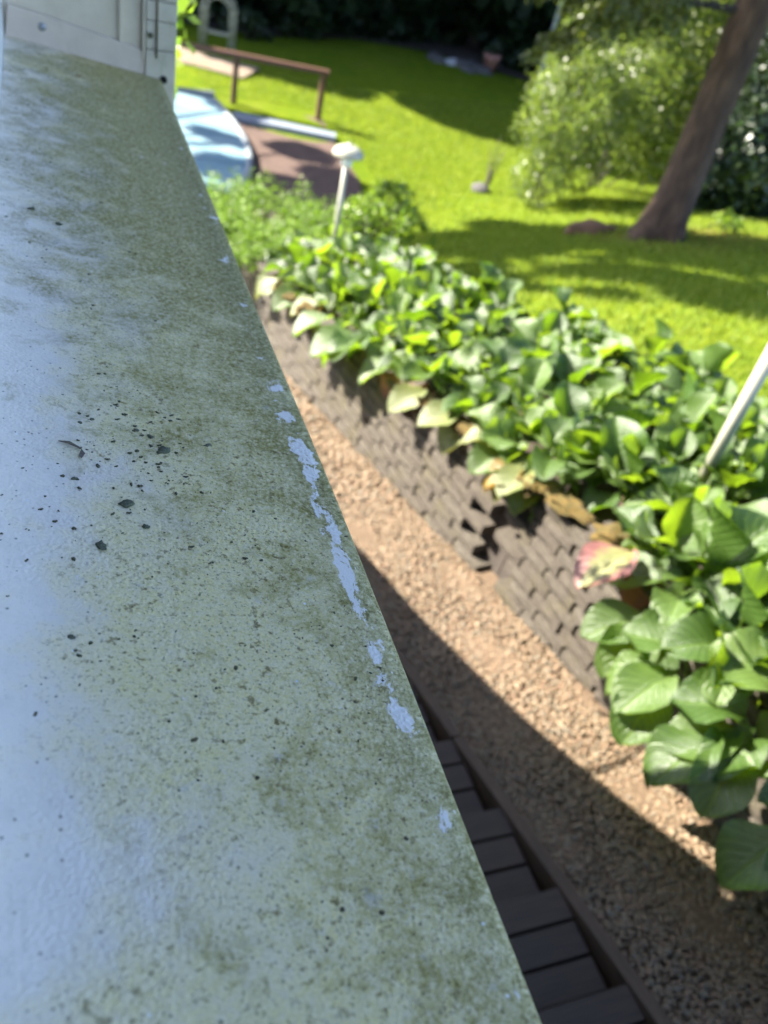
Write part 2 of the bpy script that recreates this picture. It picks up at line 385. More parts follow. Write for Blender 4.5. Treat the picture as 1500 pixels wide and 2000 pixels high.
def bergenia_mat(name, c_dark, c_light, trans=0.3, edge=None, sat=(1.6, 1.9, .35)):
    m, nt, b = mat(name)
    uv = nt.nodes.new('ShaderNodeUVMap').outputs[0]
    s = nt.nodes.new('ShaderNodeSeparateXYZ'); nt.links.new(uv, s.inputs[0])
    u = math_n(nt, 'ABSOLUTE', math_n(nt, 'SUBTRACT', s.outputs[0], 0.5)); v = s.outputs[1]
    oi = nt.nodes.new('ShaderNodeObjectInfo')
    vein = math_n(nt, 'SINE', math_n(nt, 'ADD', math_n(nt, 'MULTIPLY', v, 46.0), math_n(nt, 'MULTIPLY', u, -44.0)))
    vein = ramp(nt, vein, [(0.55, (0, 0, 0)), (1.0, (1, 1, 1))])
    midr = ramp(nt, u, [(0.0, (1, 1, 1)), (0.035, (0, 0, 0))])
    vm = math_n(nt, 'MAXIMUM', math_n(nt, 'MULTIPLY', vein, 0.35), midr)
    c = mix(nt, oi.outputs['Random'], c_dark, c_light)
    c = mix(nt, math_n(nt, 'MULTIPLY', vm, 0.45), c, tuple(min(1, x * 2.2 + .02) for x in c_light))
    if edge:
        e = math_n(nt, 'ADD', math_n(nt, 'MULTIPLY', u, 1.4), math_n(nt, 'MULTIPLY', noise(nt, objc(nt), 9, 4), 0.7))
        e = math_n(nt, 'ADD', e, math_n(nt, 'MULTIPLY', v, 0.35))
        c = mix(nt, ramp(nt, e, [(0.82, (0, 0, 0)), (1.1, (1, 1, 1))]), c, edge)
    nt.links.new(c, b.inputs['Base Color'])
    b.inputs['Roughness'].default_value = .38; b.inputs['Specular IOR Level'].default_value = .8
    h = math_n(nt, 'ADD', math_n(nt, 'MULTIPLY', vm, -1.0), math_n(nt, 'MULTIPLY', noise(nt, objc(nt), 40, 3), 0.5))
    bump(nt, b, h, 0.6, 0.007)
    t = nt.nodes.new('ShaderNodeBsdfTranslucent')
    nt.links.new(mix(nt, 1.0, c, sat, 'MULTIPLY'), t.inputs['Color'])
    ms = nt.nodes.new('ShaderNodeMixShader'); ms.inputs[0].default_value = trans
    nt.links.new(b.outputs[0], ms.inputs[1]); nt.links.new(t.outputs[0], ms.inputs[2])
    nt.links.new(ms.outputs[0], nt.nodes['Material Output'].inputs['Surface'])
    return m
M['berg'] = bergenia_mat('bergenia_leaf', (.034, .074, .011), (.100, .160, .036), 0.42, sat=(2.9, 2.7, .42))
M['berg_y'] = bergenia_mat('bergenia_yellowing_leaf', (0.1287, 0.1535, 0.0396), (0.1881, 0.2079, 0.0792), 0.3, sat=(1.3, 1.2, .5))
M['berg_o'] = bergenia_mat('bergenia_orange_leaf', (0.1782, 0.1138, 0.0099), (0.2079, 0.1485, 0.0149), 0.35, sat=(1.3, 1.1, .3))
M['berg_r'] = bergenia_mat('bergenia_red_edged_leaf', (0.1782, 0.1881, 0.0594), (0.2178, 0.2178, 0.0842), 0.25, edge=(0.2574, 0.1089, 0.0941), sat=(1.3, 1.1, .5))
M['berg_p'] = bergenia_mat('bergenia_pink_leaf', (0.2079, 0.0644, 0.0495), (0.2277, 0.0842, 0.0644), 0.25, sat=(1.3, .9, .6))
M['stalk'] = simple('rhizome', [(0.3, (.05, .03, .02)), (0.7, (.11, .06, .04))], 60, 0.8, 0.3)

def grass_mat():
    m, nt, b = mat('lawn_grass')
    p = pos(nt)
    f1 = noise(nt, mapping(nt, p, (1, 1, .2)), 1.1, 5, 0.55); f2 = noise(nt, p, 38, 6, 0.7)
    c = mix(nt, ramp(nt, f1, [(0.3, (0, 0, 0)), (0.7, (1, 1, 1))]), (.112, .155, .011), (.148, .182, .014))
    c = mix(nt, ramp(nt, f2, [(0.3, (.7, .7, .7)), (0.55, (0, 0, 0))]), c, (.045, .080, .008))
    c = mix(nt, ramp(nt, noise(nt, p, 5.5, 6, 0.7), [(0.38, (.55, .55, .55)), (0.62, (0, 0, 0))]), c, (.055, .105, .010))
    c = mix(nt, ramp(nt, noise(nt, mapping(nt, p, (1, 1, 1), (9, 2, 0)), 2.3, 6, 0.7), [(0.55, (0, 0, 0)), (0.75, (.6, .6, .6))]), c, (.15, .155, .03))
    # brown needle litter round the foot of the spruce
    d = nt.nodes.new('ShaderNodeVectorMath'); d.operation = 'DISTANCE'; nt.links.new(p, d.inputs[0]); d.inputs[1].default_value = (5.5, 6.1, -2.2)
    dd = math_n(nt, 'ADD', d.outputs['Value'], math_n(nt, 'MULTIPLY', noise(nt, p, 2.4, 4), 1.4))
    c = mix(nt, ramp(nt, math_n(nt, 'MULTIPLY', dd, 0.4), [(0.44, (.75, .75, .75)), (0.70, (0, 0, 0))]), c, (.145, .105, .035))
    nt.links.new(c, b.inputs['Base Color']); b.inputs['Roughness'].default_value = .8
    b.inputs['Specular IOR Level'].default_value = .0
    bump(nt, b, f2, 0.6, 0.03)
    return m
M['grass'] = grass_mat()
M['blade'] = leafy('grass_blade', [(.115, .185, .026), (.175, .245, .034), (.225, .265, .048)], 0.42, 0.6, (1.4, 1.35, .6), spec=.1)
M['bark'] = simple('spruce_bark', [(0.3, (0.0392, 0.0223, 0.0136)), (0.5, (0.0713, 0.0422, 0.0251)), (0.7, (0.1355, 0.0837, 0.0508))], 14, 0.95, 1.0, 0.03, stretch=(1, 1, .35))
M['darkbark'] = simple('forest_bark', [(0.3, (.02, .016, .012)), (0.7, (.05, .04, .03))], 10, 0.95, 0.8, 0.03)
M['forest'] = leafy('forest_leaves', [(0.0050, 0.0120, 0.0050), (0.0090, 0.0200, 0.0070), (0.0130, 0.0260, 0.0090)], 0.12, 0.6, spec=.15)
M['shrub_gl'] = leafy('glossy_shrub_leaves', [(0.0341, 0.0527, 0.0136), (0.0620, 0.0868, 0.0217), (0.0930, 0.1178, 0.0310), (0.0558, 0.0744, 0.0310)], 0.35, 0.27)
M['shrub_big'] = leafy('sage_shrub_leaves', [(.085, .115, .035), (.13, .165, .05), (.17, .20, .075)], 0.45, 0.35)
M['shrub_lt'] = leafy('light_shrub_leaves', [(0.0781, 0.1302, 0.0174), (0.1302, 0.1996, 0.0260), (0.1736, 0.2257, 0.0347)], 0.4, 0.4)
M['shrub_dk'] = leafy('dark_shrub_leaves', [(0.0136, 0.0279, 0.0112), (0.0217, 0.0403, 0.0136), (0.0310, 0.0527, 0.0186)], 0.2, 0.4)
M['juniper'] = leafy('juniper_needles', [(0.0680, 0.1264, 0.0146), (0.1166, 0.1944, 0.0194), (0.1750, 0.2624, 0.0292)], 0.35, 0.55)
M['spruce'] = leafy('spruce_needles', [(0.0432, 0.0612, 0.0101), (0.0792, 0.0936, 0.0144), (0.1152, 0.1224, 0.0180)], 0.3, 0.5)
M['terrace'] = simple('terrace_paving', [(0.3, (0.0573, 0.0325, 0.0228)), (0.7, (0.0942, 0.0565, 0.0402))], 6, 0.85, 0.2)
def pool_mat():
    m, nt, b = mat('pool_cover')
    f = noise(nt, pos(nt), 1.6, 4, 0.5)
    nt.links.new(ramp(nt, f, [(0.3, (0.1629, 0.2761, 0.3214)), (0.7, (0.2441, 0.3437, 0.3716))]), b.inputs['Base Color'])
    b.inputs['Roughness'].default_value = .3
    return m
M['pool'] = pool_mat()
M['strip'] = simple('edging_strip', [(0.3, (.17, .20, .235)), (0.7, (.22, .25, .29))], 6, 0.5, 0.05)
M['rim'] = simple('pool_rim', [(0.3, (0.1512, 0.1739, 0.1856)), (0.7, (0.1890, 0.2117, 0.2213))], 6, 0.5, 0.05)
M['lamp'] = simple('lamp_enamel', [(0.3, (0.2976, 0.2980, 0.2283)), (0.7, (0.3552, 0.3492, 0.2755))], 12, 0.3, 0.03)
M['stone'] = simple('field_stone', [(0.3, (0.0432, 0.0396, 0.0378)), (0.7, (0.0972, 0.0900, 0.0864))], 9, 0.9, 0.6, 0.02)
M['stone_w'] = simple('white_stone', [(0.3, (0.3000, 0.3000, 0.3000)), (0.7, (0.3900, 0.3900, 0.3960))], 9, 0.9, 0.4, 0.02)
M['clay'] = simple('clay_pot', [(0.3, (.28, .13, .10)), (0.7, (.38, .19, .15))], 9, 0.9, 0.2, 0.02)
M['pole'] = simple('grey_pole', [(0.3, (.20, .23, .26)), (0.7, (.28, .31, .34))], 9, 0.5, 0.1)

# ------------------------------------------------------------------ ground shapes
def ss(a, b, x):
    t = np.clip((x - a) / (b - a), 0, 1); return t * t * (3 - 2 * t)
def lawn_z(x, y):
    ye = 7.2 + np.clip(x - 2.5, 0, 4)
    z = -1.72 - 1.18 * ss(3, ye, y)
    return z + 3.0 * ss(22, 60, y) + .05 * np.sin(x * .9 + y * .5) * ss(8, 11, y)
def gravel_z(y): return -2.0 - .14 * (y - 1.5)
def wall_x(y): return 1.50 - .15 * (y - 1.65)
def walltop_z(y): return -1.54 - .16 * (y - 1.6)
BED = [(-1.0, 3.9), (0.0, 3.6), (1.2, 3.4), (2.3, 2.97), (2.7, 2.85), (3.2, 2.62), (3.7, 2.40), (4.4, 2.2), (5.2, 2.35), (6.3, 2.2), (7.0, 1.2)]
def bed_x(y): return np.interp(y, [b[0] for b in BED], [b[1] for b in BED])

xs = np.unique(np.round(np.concatenate([[-600, -200, -80, -40, -25], np.arange(-16, -2, .8), np.arange(-2, 7, .13), np.arange(7, 16, .4), np.arange(16, 34, 1.5), [45, 80, 200, 600]]), 3))
ys = np.unique(np.round(np.concatenate([[-600, -200, -80, -40, -20], np.arange(-10, -1, .8), np.arange(-1, 9, .13), np.arange(9, 20, .4), np.arange(20, 40, 1.5), [45, 60, 100, 250, 700]]), 3))
GX, GY = np.meshgrid(xs, ys)
GZ = lawn_z(GX, GY)
under = (GX < wall_x(GY) + .10) & (GY < 6.1) & (GX > -3)
GZ = np.where(under, np.minimum(GZ, gravel_z(np.clip(GY, -3, 9)) - .32), GZ)
inbed = (GX >= wall_x(GY) + .10) & (GX < bed_x(GY) - .12) & (GY < 6.4) & (GY > -2)
GZ = np.where(inbed, np.minimum(GZ, walltop_z(GY) - .35), GZ)
nx = len(xs); ny = len(ys)
idx = np.arange(nx * ny).reshape(ny, nx)
Q = np.stack([idx[:-1, :-1], idx[:-1, 1:], idx[1:, 1:], idx[1:, :-1]], -1).reshape(-1, 4)
me = np_mesh('lawn', np.stack([GX.ravel(), GY.ravel(), GZ.ravel()], 1), Q)
me.polygons.foreach_set('use_smooth', [True] * len(me.polygons))
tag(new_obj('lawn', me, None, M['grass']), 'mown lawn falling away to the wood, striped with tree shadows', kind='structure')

# short blades standing out of the near lawn
n = 90000
bx = RNG.uniform(2.0, 9.5, n); by = RNG.uniform(1.5, 13.5, n)
keep = (bx > bed_x(by) - .03) & ~((bx < 3.5) & (by > 6.8) & (by < 11.6)); bx = bx[keep]; by = by[keep]; n = len(bx)
ba = RNG.uniform(0, 6.283, n); bl = RNG.uniform(.025, .06, n); bw_ = RNG.uniform(.004, .009, n); ln_ = RNG.uniform(.2, .9, n)
bz = lawn_z(bx, by)
dxb, dyb = np.cos(ba), np.sin(ba)
Vb = np.stack([np.stack([bx - dyb * bw_, by + dxb * bw_, bz - .005], 1), np.stack([bx + dyb * bw_, by - dxb * bw_, bz - .005], 1),
               np.stack([bx + dxb * bl * ln_, by + dyb * bl * ln_, bz + bl], 1)], 1).reshape(-1, 3)
me = np_mesh('grass_blades', Vb, np.arange(n * 3).reshape(n, 3))
tag(new_obj('grass_blades', me, bpy.data.objects['lawn'], M['blade']), kind='stuff')

# gravel path between the timber edging and the block wall
def beam_x(y): return 1.0 - .136 * (y - 1.4)
vs = []; fs = []
yy = np.arange(-1.2, 6.15, .15)
for y in yy:
    for k in range(4):
        x = beam_x(y) + .02 + (wall_x(y) + .08 - beam_x(y) - .02) * k / 3
        vs.append((x, y, gravel_z(y) + random.uniform(-.004, .004)))
for i in range(len(yy) - 1):
    for k in range(3): fs.append((i * 4 + k, i * 4 + k + 1, (i + 1) * 4 + k + 1, (i + 1) * 4 + k))
gravel_path = tag(new_obj('gravel_path', mesh('gravel_path', vs, fs, True), None, M['gravelbed']), kind='structure')
ico = bmesh.new(); bmesh.ops.create_icosphere(ico, subdivisions=1, radius=1)
IV = np.array([v.co[:] for v in ico.verts]); IF = np.array([[v.index for v in f.verts] for f in ico.faces]); ico.free()
def pebbles(name, n, y0, y1, s0, s1, parent):
    y = RNG.uniform(y0, y1, n); t = RNG.uniform(0.0, 1, n)
    x = beam_x(y) + .022 + t * (wall_x(y) + .0 - beam_x(y) - .022)
    s = RNG.uniform(s0, s1, n) * RNG.choice([1, 1, 1, 1.35], n)
    sc = np.stack([s * RNG.uniform(.8, 1.35, n), s * RNG.uniform(.7, 1.1, n), s * RNG.uniform(.5, .85, n)], 1)
    a = RNG.uniform(0, 6.283, n); tl = RNG.normal(0, .35, n)
    P = IV[None] * sc[:, None] * (1 + RNG.normal(0, .10, (n, len(IV), 1)))
    # tilt about x, spin about z
    cy, sy = np.cos(tl)[:, None], np.sin(tl)[:, None]
    Yt = P[..., 1] * cy - P[..., 2] * sy; Zt = P[..., 1] * sy + P[..., 2] * cy
    ca, sa = np.cos(a)[:, None], np.sin(a)[:, None]
    Xr = P[..., 0] * ca - Yt * sa; Yr = P[..., 0] * sa + Yt * ca
    heap = RNG.uniform(0, .006, n) + .010 * np.sin(x * 17 + y * 5) * np.sin(y * 9)
    V = np.stack([Xr + x[:, None], Yr + y[:, None], Zt + (gravel_z(y) + .003 + heap)[:, None]], -1).reshape(-1, 3)
    Fq = (IF[None] + (np.arange(n) * len(IV))[:, None, None]).reshape(-1, 3)
    me = np_mesh(name, V, Fq); me.polygons.foreach_set('use_smooth', [True] * len(me.polygons))
    return tag(new_obj(name, me, parent, M['pebble']), kind='stuff')
pebbles('pebbles', 26000, -.3, 2.5, .0028, .0076, gravel_path)
pebbles('pebbles', 9000, 2.5, 6.1, .006, .012, gravel_path)

# soil of the raised bed
vs = []; fs = []; KY = np.arange(-1.0, 6.75, .12); KX = 14
for y in KY:
    x0 = wall_x(y) + .10; x1 = bed_x(y)
    for k in range(KX):
        t = k / (KX - 1); x = x0 + (x1 - x0) * t
        z = walltop_z(y) - .05 + .06 * math.sin(math.pi * t) + random.uniform(-.012, .012)
        if t > .7: z = z * (1 - (t - .7) / .3) + (lawn_z(x, y) - .03) * (t - .7) / .3
        vs.append((x, y, z))
for i in range(len(KY) - 1):
    for k in range(KX - 1): fs.append((i * KX + k, i * KX + k + 1, (i + 1) * KX + k + 1, (i + 1) * KX + k))
tag(new_obj('planting_bed', mesh('planting_bed', vs, fs, True), None, M['soil']), kind='structure')

# terrace by the pool
TER = [(-3.0, 6.9), (2.6, 6.9), (2.95, 7.5), (3.08, 8.1), (3.26, 8.9), (3.33, 10.2), (3.44, 11.2), (2.2, 11.45), (-3.0, 11.9)]
tag(MB().prism_z(TER, -3.1, -2.86).build('pool_terrace', M['terrace']), 'reddish brown paved terrace beside the pool', kind='structure')

# ------------------------------------------------------------------ house with the window sill
house = thing('house', 'white house wall with a wide dirty window sill in the foreground', 'house', (0, 0, 0))
MB().box(-4, .13, -4, 1.74, -2.6, -.415).build('wall', M['render'], house)
MB().box(-4, .155, 1.556, 1.74, -.412, 1.1).build('wall', M['siding'], house)
MB().box(-4, .155, -4, -1.5, -.412, 1.1).build('wall', M['siding'], house)
MB().box(-4, -.045, -4, 1.745, 1.1, 2.3).build('wall', M['siding'], house)
MB().box(-4, -.35, -1.5, 1.556, -.412, 1.1).build('room_void', M['black'], house)
MB().prism_y([(-4.5, 2.3), (.05, 2.3), (-1.9, 4.0)], -4.3, 2.0).build('roof', M['roof'], house)
# the sill: a folded metal sheet falling outwards, upturned at the far end
sl = .14
def sz(x): return -.33 - (x + .045) * sl
sv = []; sf = []
NXs, NYs = 24, 60
def edge_x(y): return float(np.interp(y, [0, .08, .26, .43, .72, 1.39], [.1695, .172, .1775, .1805, .182, .1855]))
for j in range(NYs + 1):
    y = -.9 + 2.44 * j / NYs
    for i in range(NXs + 1):
        x = -.048 + (edge_x(y) + .048) * i / NXs
        z = sz(x) + .0006 * math.sin(y * 13 + x * 9) + .0004 * math.sin(x * 40 + y * 5)
        sv.append((x, y, z))
for j in range(NYs):
    for i in range(NXs):
        a = j * (NXs + 1) + i; sf.append((a, a + 1, a + NXs + 2, a + NXs + 1))
# folded nose
n0 = len(sv)
for j in range(NYs + 1):
    y = -.9 + 2.44 * j / NYs
    for dx, dz in ((.0012, -.0012), (.0016, -.004), (.0016, -.034), (-.006, -.037)):
        sv.append((edge_x(y) + dx, y, sz(edge_x(y)) + .0006 * math.sin(y * 13 + edge_x(y) * 9) + .0004 * math.sin(edge_x(y) * 40 + y * 5) + dz))
for j in range(NYs):
    e0 = j * (NXs + 1) + NXs; e1 = e0 + NXs + 1
    a = n0 + j * 4
    sf.append((e0, a, a + 4, e1))
    for k in range(3): sf.append((a + k, a + k + 1, a + k + 5, a + k + 4))
sill = new_obj('window_sill', mesh('window_sill', sv, sf, True), house, M['sill'])
tag(sill, 'pale painted metal window sill stained green with algae, flaking at its edge')
up = MB().prism_y([(-.047, -.3305), (-.040, -.2845), (.02, -.2955), (.109, -.3125), (.150, -.3205), (.168, -.333), (.1815, -.3625)], 1.534, 1.541).build('upstand', M['flash'], sill, bevel=.0012)
MB().tube([(-.047, 1.536, -.3275), (.183, 1.536, -.3595)], .0022, 6).build('sealant_bead', M['flash'], sill)
MB().lathe([(.0058, 0), (.0058, .001), (.0048, .0022), (.001, .0025)], (0, 0, 0), 16).build('screw', M['screw'], sill, smooth=True)
scr = bpy.data.objects['screw']; scr.location = (.007, 1.534, -.310); scr.rotation_euler = (R(90), 0, 0)
MB().lathe([(.0042, 0), (.0042, .0012)], (0, 0, 0), 14).build('screw', M['crumb'], house, loc=(.168, 1.5275, -.298)).rotation_euler = (R(90), 0, 0)
# boards of the reveal above the upstand
MB().box(-.05, .1225, 1.543, 1.560, -.40, 1.1).build('siding_board', M['siding'], house, bevel=.002)
MB().box(.1252, .1555, 1.540, 1.560, -.40, 1.1).build('siding_board', M['siding'], house, bevel=.002)
MB().box(.1205, .1268, 1.536, 1.5425, -.318, 1.1).build('cover_strip', M['siding'], house, bevel=.0012)
MB().box(.1560, .1605, 1.531, 1.560, -.335, 1.1).build('cover_strip', M['siding'], house, bevel=.001)
for z0, z1 in ((-.46, -.3195), (-.3185, -.2775), (-.2765, -.2495), (-.2485, .2), (.201, .62), (.621, 1.1)):
    MB().box(.1612, .209, 1.529 + random.uniform(0, .0015), 1.742, z0, z1).build('corner_board', M['corner'], house, bevel=.0015)
MB().box(.1765, .1790, 1.5270, 1.5300, -.33, 1.1).build('board_joint', M['moss'], house)
MB().lathe([(.0062, 0), (.0062, .0016), (.0050, .0016), (.0050, .0005)], (0, 0, 0), 18).build('screw_hole', M['black'], house, loc=(.190, 1.5285, -.361)).rotation_euler = (R(90), 0, 0)
# window: frame, pane
MB().box(-.085, -.0485, -1.5, 1.542, -.40, -.27).build('window_frame', M['frame_white'], house, bevel=.004)
MB().box(-.085, -.0485, 1.47, 1.542, -.269, 1.09).build('window_frame', M['frame_white'], house, bevel=.004)
MB().box(-.085, -.0485, -1.5, -1.43, -.269, 1.09).build('window_frame', M['frame_white'], house, bevel=.004)
MB().box(-.085, -.0485, -1.43, 1.47, 1.02, 1.09).build('window_frame', M['frame_white'], house, bevel=.004)
MB().box(-.070, -.064, -1.43, 1.47, -.27, 1.02).build('window_pane', M['glass'], house)
# unseen wall added past the house corner, its top shaped to shade the gravel
pw = thing('gravel_shade_wall', 'unseen sloping wall added past the house corner to shade the gravel', 'wall', (.1, 1.75, -2.2))
prof = [(1.75, -2.7), (1.75, -.44), (1.80, -.50), (1.95, -.655), (2.08, -.765), (2.21, -.86), (2.5, -1.02), (2.96, -1.21), (3.3, -1.33), (3.7, -1.62), (3.95, -2.0), (4.0, -2.75)]
MB().prism_x([(y - 1.75, z + 2.2) for y, z in prof], -.06, .085).build('wall', M['render'], pw)

# crumbs on the sill
def blob(r, flat, seed, jag=.22, sub=2):
    rr = random.Random(seed)
    bm = bmesh.new(); bmesh.ops.create_icosphere(bm, subdivisions=sub, radius=1)
    ph = [rr.uniform(0, 6.28) for _ in range(6)]; st = rr.uniform(.75, 1.3)
    for v in bm.verts:
        c = v.co
        k = 1 + jag * (math.sin(c.x * 4 + ph[0]) * math.sin(c.y * 5 + ph[1]) + .6 * math.sin(c.z * 7 + ph[2] + c.x * 5)) + rr.uniform(-jag, jag) * .5
        v.co = Vector((c.x * k * r * st, c.y * k * r / st, max(c.z, -.3) * k * r * flat))
    me = bpy.data.meshes.new('blob'); bm.to_mesh(me); bm.free()
    me.polygons.foreach_set('use_smooth', [True] * len(me.polygons)); return me
tilt = math.atan(sl)
def on_sill(name, label, cat, x, y, me, mt, rz=0, group=None, dz=0.0):
    o = new_obj(name, me, None, mt, (x, y, sz(x) + dz)); o.rotation_euler = (0, tilt, rz)
    return tag(o, label, cat, group)
GL = 'crumbs of moss lying on the window sill'
for x, y, r, lab in (
    (.065, .470, .0050, 'largest dark green moss lump on the sill, among small dark crumbs'),
    (.097, .481, .0031, 'small moss lump on the sill to the right of the largest one'),
    (.036, .410, .0046, 'grey green oblong lichen flake on the sill below the moss lumps'),
    (.018, .370, .0040, 'squarish dark moss crumb on the sill, nearest the viewer'),
    (.045, .389, .0024, 'small dark moss crumb between the oblong flake and the squarish crumb'),
    (.006, .432, .0022, 'round dark moss crumb on the sill just below the winged seed'),
    (.058, .486, .0024, 'small dark crumb on the sill directly left of the largest lump'),
    (.049, .492, .0021, 'dark crumb on the sill, second to the left of the largest lump'),
    (.021, .447, .0020, 'dark crumb on the sill to the right of the winged seed'),
    (.012, .495, .0021, 'dark crumb on the sill above the winged seed'),
    (.020, .500, .0019, 'dark crumb on the clean part of the sill, up from the winged seed'),
    (-.015, .860, .0042, 'long dark crumb on the clean left half of the sill, further away'),
    (.009, .835, .0033, 'dark crumb beside the long one on the far part of the sill'),
    (-.001, .300, .0022, 'round dark crumb on the pale left side of the sill near the viewer')):
    on_sill('moss_crumb', lab, 'moss', x, y, blob(r * .85, .5, int(abs(x) * 9000 + y * 999), .3), M['mosslump'], random.uniform(0, 3), GL)
# winged seed, dry leaf
me = MB().tube([(0, 0, .001), (.006, -.003, .002), (.013, -.0085, .0012)], [.0004, .0011, .0006], 5).add([(.013, -.0085, .0014), (.010, -.016, .0012), (.0115, -.019, .001), (.0145, -.014, .0014)], [(0, 1, 2, 3)])
on_sill('winged_seed', 'thin brown winged seed lying on the pale part of the sill', 'seed', -.002, .470, mesh('seed', me.v, me.f), M['twig'], .1)
me = MB().add([(0, 0, .0005), (.004, .003, .0025), (.010, .002, .0015), (.012, -.003, .003), (.006, -.004, .001), (.001, -.004, .0022)], [(0, 1, 5), (1, 2, 4, 5), (2, 3, 4)])
on_sill('dry_leaf', 'tiny curled orange brown dry leaf on the sill near the far upstand', 'leaf', .047, 1.405, mesh('dry', me.v, me.f), M['dryleaf'], .2)
# countless small crumbs: one mesh
P = []; Fq = []
rr = random.Random(5)
oct_v = np.array([(1, 0, 0), (0, 1, 0), (-1, 0, 0), (0, -1, 0), (0, 0, 1), (.7, .7, .45), (-.7, .7, .5), (-.7, -.7, .45), (.7, -.7, .5)])
oct_f = [(0, 5, 4), (5, 1, 4), (1, 6, 4), (6, 2, 4), (2, 7, 4), (7, 3, 4), (3, 8, 4), (8, 0, 4)]
for k in range(1300):
    y = rr.uniform(.02, 1.5) if k % 5 else rr.gauss(.47, .10)
    x = rr.uniform(-.04, .18) if k % 4 else rr.gauss(.045, .04)
    if k % 26 == 0: x, y = rr.gauss(.05, .03), rr.gauss(.475, .045)
    s = rr.uniform(.0009, .0017) if k % 26 == 0 else rr.choice([.0003, .0004, .0005, .0005, .0007, .0007, .0012]) * rr.uniform(.7, 1.3)
    if not (-.043 < x < .182 and 0 < y < 1.52): continue
    n = len(P); el = rr.uniform(.7, 1.5); a = rr.uniform(0, 3.14)
    for q in oct_v:
        px, py = q[0] * s * el, q[1] * s / el
        P.append((x + px * math.cos(a) - py * math.sin(a), y + px * math.sin(a) + py * math.cos(a), sz(x) + q[2] * s * .6))
    Fq += [tuple(i + n for i in f) for f in oct_f]
tag(new_obj('dirt_specks', mesh('dirt_specks', P, Fq), sill, M['crumb']), kind='stuff')

# ------------------------------------------------------------------ wooden steps and timber edging
steps = thing('wooden_steps', 'dark brown slatted wooden steps below the window sill', 'steps', (.6, .6, -2.3))
def brd(l, w, h):
    mb = MB().box(0, l, 0, w, -h, 0)
    return mb
for i in range(-2, 9):
    yfar = 1.19 - .25 * (i - 2)
    ztop = gravel_z(yfar) + .010
    xr = beam_x(yfar) - .008
    for k in range(3):
        y1 = yfar - .0825 * k
        o = brd(xr - .22 + random.uniform(-.003, .003), .0755, .026).build('board', M['deck'], steps, bevel=.003)
        o.location = (.22 - .6, y1 - .0755 - .6, ztop + random.uniform(-.001, .001) - .002 * k + 2.3)
    # bearer under the boards, set back from their ends
    MB().box(xr - .12, xr - .075, yfar - .25, yfar, ztop - .16, ztop - .028).build('bearer', M['deck'], steps).location = (-.6, -.6, 2.3)
edg = thing('timber_edging', 'weathered brown timber edging board between the steps and the gravel', 'edging', (1.0, 1.4, -2.0))
for j, (ya, yb) in enumerate(((-1.2, 1.19), (1.195, 3.7), (3.705, 6.1))):
    v = []
    for y in (ya, yb):
        for dx, dz in ((-.012, .018), (.024, .018), (.024, -.28), (-.012, -.28)):
            v.append((beam_x(y) + dx - 1.0, y - 1.4, gravel_z(y) + dz + 2.0))
    o = MB().add(v, [(0, 1, 2, 3), (7, 6, 5, 4), (0, 4, 5, 1), (1, 5, 6, 2), (2, 6, 7, 3), (3, 7, 4, 0)]).build('plank', M['beam'], edg, bevel=.003)

# ------------------------------------------------------------------ block retaining wall
PITCH = .0510; BL = .170
def brick_mesh(seed):
    rr = random.Random(seed)
    L, Hh, D = BL - .007, PITCH - .007, .10
    # front is -x side; y along the wall
    v = []; f = []
    ny_, nz_ = 4, 3
    for j in range(nz_):
        for i in range(ny_):
            edge = i in (0, ny_ - 1) or j in (0, nz_ - 1)
            bx = rr.uniform(.000, .005) if edge else rr.uniform(-.006, .002)
            v.append((bx, L * (i / (ny_ - 1) - .5) + (0 if i in (0, ny_ - 1) else rr.uniform(-.01, .01)), Hh * (j / (nz_ - 1) - .5)))
    for j in range(nz_ - 1):
        for i in range(ny_ - 1):
            a = j * ny_ + i; f.append((a, a + ny_, a + ny_ + 1, a + 1))
    n = len(v)
    v += [(D, -L / 2, -Hh / 2), (D, L / 2, -Hh / 2), (D, L / 2, Hh / 2), (D, -L / 2, Hh / 2)]
    bot = [0, 1, 2, 3]; top = [8, 9, 10, 11]
    f.append((n, n + 1, 3, 2, 1, 0)); f.append((8, 9, 10, 11, n + 2, n + 3))
    f.append((n, 0, 4, 8, n + 3)); f.append((3, n + 1, n + 2, 11, 7))
    return mesh('brick', v, f)
BM = [brick_mesh(i) for i in range(9)]
for b_ in BM: b_.materials.append(M['brick'])
wall_a = thing('retaining_wall', 'long grey stacked-block retaining wall running away beside the gravel', 'wall', (wall_x(3.2), 3.2, gravel_z(3.2)))
wall_b = thing('retaining_wall', 'near stretch of grey block wall, bricks large, below the red-edged leaf', 'wall', (wall_x(1.3), 1.3, gravel_z(1.3)))
wang = math.atan(.15)
for c in range(40):
    zc = -2.93 + PITCH * c
    y_lo = 1.5 - (zc + .045 + 2.0) / .14; y_hi = 1.6 - (zc + .01 + 1.54) / .16
    y = -.6 + (BL / 2) * (c % 2) + .02 * math.sin(c * 3.1)
    while y < 5.7:
        if y_lo < y < y_hi:
            # slanted slot left in the blocks, added to render as the dark shadow band
            h = zc - gravel_z(1.85)
            slot = 1.80 + .30 * max(0, h) + (.05 if c % 2 else 0)
            if not (slot < y < slot + .19):
                par = wall_a if y >= slot + .15 else wall_b
                p = Vector((wall_x(y) + random.uniform(-.003, .005) + .004 + .13 * (zc - gravel_z(y)), y + random.uniform(-.004, .004), zc)) - par.location
                o = new_obj('brick', random.choice(BM), par)
                o.location = p; o.rotation_euler = (random.uniform(-.008, .008), random.uniform(-.03, .03), wang + random.uniform(-.02, .02))
                s_ = random.uniform(.94, 1.0); o.scale = (1, s_, random.uniform(.95, 1.04))
        y += BL
